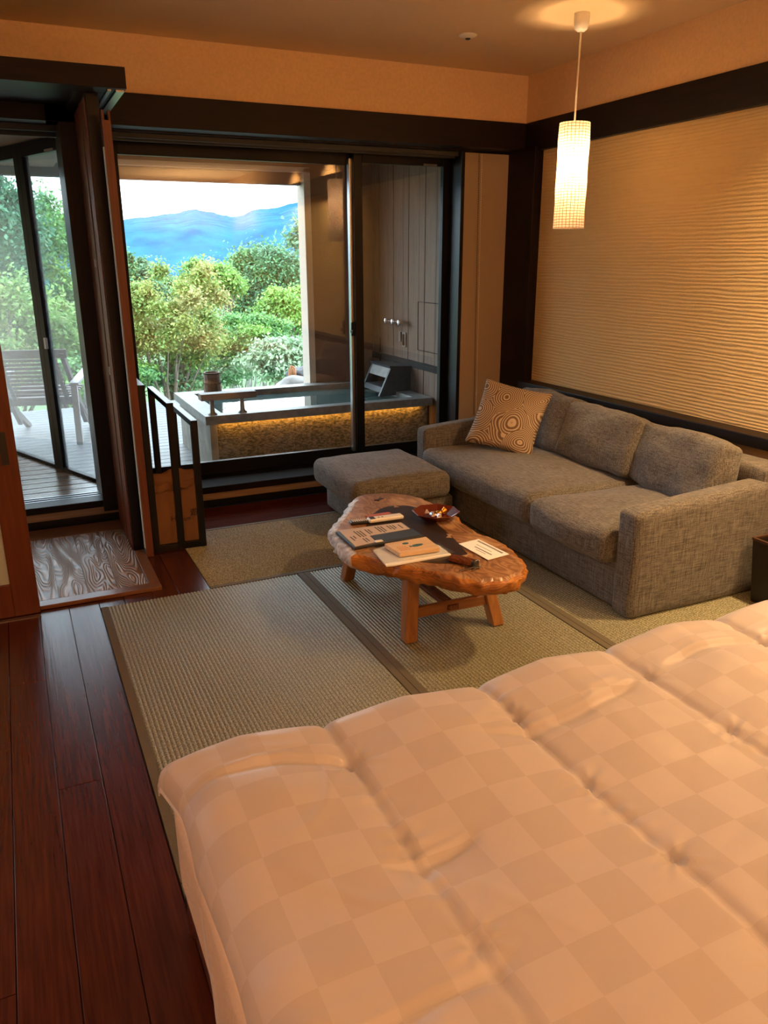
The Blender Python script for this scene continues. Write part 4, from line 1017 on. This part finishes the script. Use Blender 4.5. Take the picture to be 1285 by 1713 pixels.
# pail
pa=thing('wooden_pail','small wooden pail with dark hoops on the bath rim','pail',(1.525,6.82,TZT))
ns=16; bm=bmesh.new()
for i in range(ns):
    a0=2*math.pi*(i+.03)/ns; a1=2*math.pi*(i+.97)/ns; vs=[]
    for (r0,r1,z) in ((.078,.068,TZT+.002),(.069,.060,TZT+.165)):
        vs+= [bm.verts.new((1.525+r*math.cos(a),6.815+r*math.sin(a),z)) for r,a in ((r0,a0),(r0,a1),(r1,a1),(r1,a0))]
    for q in ((0,1,5,4),(1,2,6,5),(2,3,7,6),(3,0,4,7),(4,5,6,7),(3,2,1,0)): bm.faces.new([vs[k] for k in q])
bmlink('staves',bm,'cedar',pa)
for z,r in ((.075,.0755),(.158,.0705)): lathe('hoop',[(r,z-.005),(r+.0025,z-.005),(r+.0020,z+.005),(r-.001,z+.005)],(1.525,6.815,TZT),'silicone',pa,32)
lathe('bottom',[(0,.01),(.07,.01)],(1.525,6.815,TZT),'cedar',pa,24)
# stone spout box
sp=thing('spout_box','dark stone spout box pouring water into the bath','water spout',(3.0,6.4,.35))
def prism_y(name,prof,x_or_y,mat,parent,axis='y',a=0,b=1):
    """profile in (x,z) extruded along y from a to b"""
    v=[(p[0],a,p[1]) for p in prof]+[(p[0],b,p[1]) for p in prof]; n=len(prof)
    f=[tuple(range(n))[::-1],tuple(range(n,2*n))]+[(i,(i+1)%n,n+(i+1)%n,n+i) for i in range(n)]
    return mesh(name,v,f,mat,parent)
pr=[(2.80,.40),(2.86,.40),(3.09,.40),(3.09,.60),(2.89,.61),(2.78,.45)]
prism_y('cheek',[(2.79,.37),(3.09,.37),(3.09,.59),(2.90,.60)],0,'stone_dark',sp,'y',6.10,6.125)
prism_y('cheek',[(2.79,.37),(3.09,.37),(3.09,.59),(2.90,.60)],0,'stone_dark',sp,'y',6.475,6.50)
prism_y('lid',[(2.895,.600),(3.09,.59),(3.09,.612),(2.885,.622)],0,'stone_dark',sp,'y',6.095,6.505)
prism_y('face_plate',[(2.865,.52),(2.90,.60),(2.912,.60),(2.878,.52)],0,'stone_slab',sp,'y',6.126,6.474)
prism_y('channel',[(2.80,.40),(3.09,.40),(3.09,.44),(2.83,.44)],0,'stone_dark',sp,'y',6.126,6.474)
# tap
tp=thing('wall_tap','chrome tap with round handles on the planked wall','tap',(3.08,6.33,.97))
bm=bmesh.new(); beam(bm,(3.05,6.19,.975),(3.05,6.49,.965),.03,.03); beam(bm,(3.05,6.34,.97),(3.10,6.34,.97),.03,.03); bmesh.ops.bevel(bm,geom=list(bm.edges),offset=.006,segments=2,affect='EDGES'); bmlink('body',bm,'chrome',tp)
for y_ in (6.20,6.33,6.47): 
    o=lathe('handle',[(0,0),(.026,.003),(.03,.02),(.022,.03),(0,.032)],(0,0,0),'chrome',tp,12)
    o.data.transform(Matrix.Translation((3.04,y_,.97))@Matrix.Rotation(R(-90),4,'Y'))
ws_=thing('wall_plate','narrow grey sign plate under the wall tap','sign',(3.09,6.25,.8))
box('plate',(3.088,3.098),(6.20,6.265),(.76,.885),'bronze',ws_,.002); box('plate_face',(3.084,3.089),(6.215,6.25),(.775,.87),'chrome',ws_)
ws2=box('wall_hook_plate',(3.085,3.098),(6.30,6.33),(.80,.885),'bronze',None,.002); tag(ws2,'slim dark hook plate left of the sign plate','hook')
dp=thing('wall_downpipe','thin dark upright pipe on a small block behind spout','pipe',(3.09,6.75,.4))
tube('pipe',[(3.085,6.72,.46),(3.085,6.72,.80)],.006,'silicone',dp); box('block',(3.05,3.098),(6.66,6.78),(.405,.46),'cedar',dp,.003)

# deck chair
ch=thing('deck_chair','weathered slatted wooden armchair on the terrace','chair',(.17,7.6,ZD))
cm=Matrix.Translation((.20,7.72,ZD))@Matrix.Rotation(R(-14),4,'Z')
def cbar(name,a,b,w,d,mat,up=(0,0,1)):
    bm=bmesh.new(); beam(bm,a,b,w,d,up); bmesh.ops.transform(bm,matrix=cm,verts=bm.verts); return bmlink(name,bm,mat,ch)
# chair faces +y; backrest leans towards -y
for s in (-1,1):
    cbar('back_post',(s*.29,-.52,.82),(s*.29,.22,.10),.035,.06,'chair_wood')
    cbar('inner_post',(s*.215,-.50,.80),(s*.215,-.12,.36),.03,.035,'chair_wood')
    cbar('leg',(s*.33,-.40,0),(s*.31,.02,.56) if False else (s*.33,-.36,.52),.045,.05,'chair_grey')
    cbar('leg',(s*.29,.52,0),(s*.30,-.20,.40),.035,.05,'chair_wood')
    cbar('arm',(s*.34,-.42,.53),(s*.34,.32,.57),.075,.022,'chair_grey')
    cbar('arm_support',(s*.34,.28,.55),(s*.32,.16,.22),.04,.03,'chair_grey')
cbar('top_rail',(-.33,-.515,.80),(.33,-.515,.80),.03,.07,'chair_wood')
for k in range(10):
    t=(k+1.3)/11.5; cbar('slat',(-.24,-.50+.38*t,.79-.43*t),(.24,-.50+.38*t,.79-.43*t),.012,.023,'chair_wood')
for k in range(7): cbar('seat_slat',(-.27,-.10+.08*k,.355+.008*k),(.27,-.10+.08*k,.355+.008*k),.055,.015,'chair_wood',)
cbar('lower_rail',(-.30,-.12,.345),(.30,-.12,.345),.03,.07,'chair_wood')

# ================================================================== GARDEN
def boulder(name,loc,s,mat,label,seed=0):
    bm=bmesh.new(); bmesh.ops.create_icosphere(bm,subdivisions=4,radius=1)
    for q in bm.verts:
        q.co*=1+.22*fbm(q.co+Vector((seed,0,0)),1.3,4); q.co=Vector((q.co.x*s[0]+loc[0],q.co.y*s[1]+loc[1],q.co.z*s[2]+loc[2]))
    o=bmlink(name,bm,mat,None,True); tag(o,label,'boulder'); return o
boulder('garden_boulder',(2.62,7.75,.14),(.28,.22,.20),'boulder','grey garden boulder just outside the bath opening')
boulder('dark_garden_boulder',(2.74,7.98,.27),(.20,.15,.13),'boulder_dark','dark rounded stone behind the grey boulder',4)
boulder('rusty_garden_stone',(2.60,7.86,.37),(.04,.05,.07),'rust','small rust brown stone on the grey boulder',9)

# hillside ground: falls away from the terrace and rises into the far ridge
def ground_h(x,y):
    return -2.6-.10*max(0,y-9)**.95 if y<90 else -2.6-.10*81**.95
v=[];f=[];gx=np.linspace(-60,80,50);gy=np.concatenate([np.linspace(4.9,60,40),np.linspace(66,300,14)])
for yy in gy:
    for xx in gx: v.append((xx*(1+yy/80),yy,ground_h(xx,yy)+.5*fbm((xx,yy,0),.08,3)))
for j in range(len(gy)-1):
    for i in range(len(gx)-1): q=j*len(gx)+i; f.append((q,q+1,q+len(gx)+1,q+len(gx)))
M['ground']=flat('hillside_ground',(.07,.13,.045),.9,var=.3,vscale=.6)
g=mesh('ground',v,f,'ground',None,True); g['kind']='structure'
M['road']=flat('pale_road',(.52,.56,.60),.6)
rd=hull_poly('road',[(5.0,15.0),(16,23),(26,40),(22,42),(12,27),(3.5,17.2)],-5.2,-3.05,'road'); rd['kind']='structure'
rd2=hull_poly('path',[(-1,13.0),(8,12.0),(9.5,14.5),(0,15.5)],-5.2,-2.9,'road'); rd2['kind']='structure'

# far ridge
M['ridge']=flat('hazed_forest_ridge',(.020,.105,.20),.95,var=.28,vscale=.05,spec=0)  # aerial haze put into the blue base colour
HX,HY=1313*0+1,1
def ridge_elev(az):
    """elevation (deg) of the skyline against azimuth (deg right of +Y)"""
    pts=[(-40,3),(-8,3.0),(0,2.4),(7.4,2.42),(8.9,2.6),(10.9,2.85),(12.2,3.12),(13.2,2.95),(14.6,2.68),(15.2,2.72),(16.2,3.11),(17.6,3.23),(18.8,3.53),(19.6,3.72),(22,4.3),(30,5.6),(40,6),(60,5)]
    for (a,b),(c,d) in zip(pts[:-1],pts[1:]):
        if a<=az<=c: t=smooth01((az-a)/(c-a)); return b+(d-b)*t
    return 3
v=[];f=[]; naz=360; nrad=26
for k in range(nrad):
    rr=380+k*24; t=k/(nrad-5)
    for i in range(naz):
        az=-40+100*i/(naz-1); e=ridge_elev(az); rt=380+(nrad-5)*24
        hh=math.tan(R(e))*rt*min(1,t)**.8 if t<=1 else math.tan(R(e))*rt*(1-(t-1)*2)
        hh=-30*(1-min(1,t*3))+hh+ (2.0*fbm((az*.35,k*.3,0),1,5)*(1-min(1,t)**6)+.9*fbm((az*2.2,k*.9,0),1,3))*min(1,t+.2)
        v.append((rr*math.sin(R(az)),rr*math.cos(R(az)),1.5+hh))
for k in range(nrad-1):
    for i in range(naz-1): q=k*naz+i; f.append((q,q+1,q+naz+1,q+naz))
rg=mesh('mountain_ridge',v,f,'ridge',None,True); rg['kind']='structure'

# trees
def make_tree(base,crown,rad,nleaf,lsize,cols,label,name='tree',bark='bark',clumps=26,spread=1.0,droop=.25,seed=1,trunk_r=.12,group='trees beyond the terrace',fill=.5):
    rr=np.random.default_rng(seed); rnd=random.Random(seed)
    t=thing(name,label,'tree',base,group)
    base=Vector(base); cr=Vector(crown)
    fork=base.lerp(cr,.55)+Vector((rnd.uniform(-.2,.2),0,0)); cl=[]
    for i in range(clumps):
        while True:
            d=Vector((rnd.uniform(-1,1),rnd.uniform(-1,1),rnd.uniform(-1,1)))
            if .25<d.length<1: break
        if d.length<.6: d=d.normalized()*.7
        cl.append(cr+Vector((d.x*rad[0],d.y*rad[1],d.z*rad[2]))*1.0)
    segs=[([base,base.lerp(fork,.5)+Vector((rnd.uniform(-.1,.1),0,0)),fork],[trunk_r,trunk_r*.8,trunk_r*.62])]
    for c in cl[:18]:
        mid=fork.lerp(c,.5)+Vector((rnd.uniform(-.15,.15)*rad[0],rnd.uniform(-.15,.15)*rad[1],rnd.uniform(0,.12)*rad[2]))
        segs.append(([fork,fork.lerp(mid,.5)+Vector((0,0,-.03*rad[2])),mid,mid.lerp(c,.6),c],[trunk_r*.42,trunk_r*.32,trunk_r*.22,trunk_r*.12,trunk_r*.04]))
    v=[];f=[]
    for pts,rs in segs:
        b0=len(v); sg=6
        for k,p in enumerate(pts):
            tt=(pts[min(k+1,len(pts)-1)]-pts[max(k-1,0)]).normalized(); u=Vector((0,0,1)) if abs(tt.z)<.9 else Vector((1,0,0)); s=tt.cross(u).normalized(); u=s.cross(tt)
            for i in range(sg): a=2*math.pi*i/sg; v.append(p+(s*math.cos(a)+u*math.sin(a))*rs[k])
        for k in range(len(pts)-1):
            for i in range(sg): f.append((b0+k*sg+i,b0+k*sg+(i+1)%sg,b0+(k+1)*sg+(i+1)%sg,b0+(k+1)*sg+i))
    mesh('trunk',v,f,bark,t,True)
    # leaves: many small folded blades around every clump
    per=nleaf//clumps; N=per*clumps
    cc=np.repeat(np.array([list(c) for c in cl]),per,0)
    cs=np.repeat(rr.uniform(.65,1.25,clumps),per)[:,None]
    g_=rr.normal(0,1,(N,3)); g_/=np.linalg.norm(g_,axis=1)[:,None]; g_*=np.abs(rr.normal(0,.62,(N,1)))+.12
    sz=np.array([rad[0],rad[1],rad[2]])*np.array([.42,.42,.34])*spread
    P=cc+g_*sz*cs; P[:,2]-=droop*((g_[:,0]**2+g_[:,1]**2))*sz[2]
    az=rr.uniform(0,2*np.pi,N); tilt=rr.normal(0,.55,N); roll=rr.normal(0,.5,N)
    dirv=np.stack([np.cos(az)*np.cos(tilt),np.sin(az)*np.cos(tilt),-np.abs(np.sin(tilt))-.15],1)
    sidev=np.stack([-np.sin(az)*np.cos(roll),np.cos(az)*np.cos(roll),np.sin(roll)],1)
    L=lsize*rr.uniform(.7,1.3,(N,1)); w=L*.36
    a=P; b=P+dirv*L*.5+sidev*w; c=P+dirv*L; d=P+dirv*L*.5-sidev*w
    V=np.stack([a,b,c,d],1).reshape(-1,3)
    me=bpy.data.meshes.new('foliage'); me.vertices.add(4*N); me.vertices.foreach_set('co',V.ravel().astype(np.float32))
    me.loops.add(4*N); me.loops.foreach_set('vertex_index',np.arange(4*N,dtype=np.int32)); me.polygons.add(N)
    me.polygons.foreach_set('loop_start',np.arange(0,4*N,4,dtype=np.int32)); me.polygons.foreach_set('loop_total',np.full(N,4,dtype=np.int32)); me.update(calc_edges=True)
    cols=np.array(cols); ci=rr.choice(len(cols),clumps,p=None); base_c=cols[np.repeat(ci,per)]
    k_=rr.uniform(0,1,(N,1)); oth=cols[rr.integers(0,len(cols),N)]; col=(base_c*(.65)+oth*.35)*.72; col=col*rr.uniform(.7,1.35,(N,1))
    ca=me.color_attributes.new('Col','FLOAT_COLOR','CORNER'); arr=np.ones((4*N,4),dtype=np.float32); arr[:,:3]=np.repeat(np.clip(col,0,1),4,0); ca.data.foreach_set('color',arr.ravel())
    o=link('foliage',me,'leaf',t); o['kind']='stuff'; return t
YG=[(.34,.50,.12),(.48,.54,.16),(.24,.46,.12),(.52,.46,.18),(.28,.48,.14)]
GR=[(.16,.40,.16),(.12,.33,.15),(.22,.47,.16)]
BG=[(.30,.56,.12),(.38,.62,.14),(.22,.48,.14)]
DG=[(.10,.27,.16),(.13,.34,.19),(.17,.40,.22)]
PG=[(.38,.58,.34),(.50,.62,.42),(.26,.48,.24)]
#   (azimuth placement is by world position)
def at(px,py,Y):
    d=Rc.T@np.array([(px-642.5)/1313,(py-856.5)/1313,1.0]); t=Y/d[1]; return (d[0]*t,Y,1.5+d[2]*t)
def T(px,py,Y,rx,rz,n,ls,cols,label,**k):
    c=at(px,py,Y); make_tree((c[0]+k.pop('dx',0),Y,ground_h(c[0],Y)-.2),c,(rx,rx*.9,rz),n,ls,cols,label,**k)
T(285,520,11.5,.72,.74,46000,.047,YG,'yellow tinged maple tree right behind the terrace left of the pail',seed=3,clumps=60,trunk_r=.075,spread=.62)
T(415,560,12.5,.72,.34,26000,.050,BG+GR,'green maple with a pale trunk behind the wooden pail',seed=4,clumps=40,bark='bark_pale',trunk_r=.06,spread=.75)
T(350,470,17,.62,.45,18000,.065,BG,'light green tree between the maple and the tall green tree',seed=5,clumps=34,spread=.8)
T(450,475,19,1.0,1.0,46000,.08,DG+GR,'tall dark green tree reaching over the mountain at the right of the view',seed=6,clumps=60,spread=.8)
T(480,520,15,.6,.5,18000,.06,BG,'bright green tree low in front of the tall dark green tree',seed=7,clumps=34,spread=.8)
T(330,480,27,1.9,.35,20000,.12,GR+DG,'rounded green trees below the mountain saddle',seed=8,clumps=34,spread=.8)
T(222,470,24,.7,.7,16000,.10,GR+DG,'green tree seen past the red sliding door edge',seed=9,clumps=34,spread=.8)
T(75,450,20,1.2,1.5,34000,.09,GR+BG,'big green tree seen through the right angled pane',seed=10,clumps=54,spread=.8)
T(-20,420,18,1.0,1.7,26000,.09,DG,'dark tall tree at the left edge of the view',seed=11,clumps=50,spread=.8)
T(105,560,13,1.0,.8,28000,.065,BG+YG,'low yellow green tree behind the deck chair',seed=12,clumps=46,spread=.8)
T(-5,560,12,.9,.9,20000,.065,BG+YG,'yellow green tree left of the deck chair',seed=13,clumps=40,spread=.8)
T(480,600,11,.55,.28,16000,.06,PG,'pale shrub just outside the opening beside the boulder',name='shrub',seed=14,clumps=34,trunk_r=.03,spread=.8)
T(330,625,12,.8,.22,15000,.055,GR+PG,'low green shrub under the maples',name='shrub',seed=15,clumps=34,trunk_r=.03,spread=.8)
T(580,430,21,1.6,1.4,12000,.12,DG,'dark tree mostly behind the outer wall at right',seed=16,clumps=34,spread=.8)
T(150,625,11.2,.8,.25,14000,.055,GR+BG,'low green shrub behind the terrace edge at left',name='shrub',seed=17,clumps=34,trunk_r=.03,spread=.8)
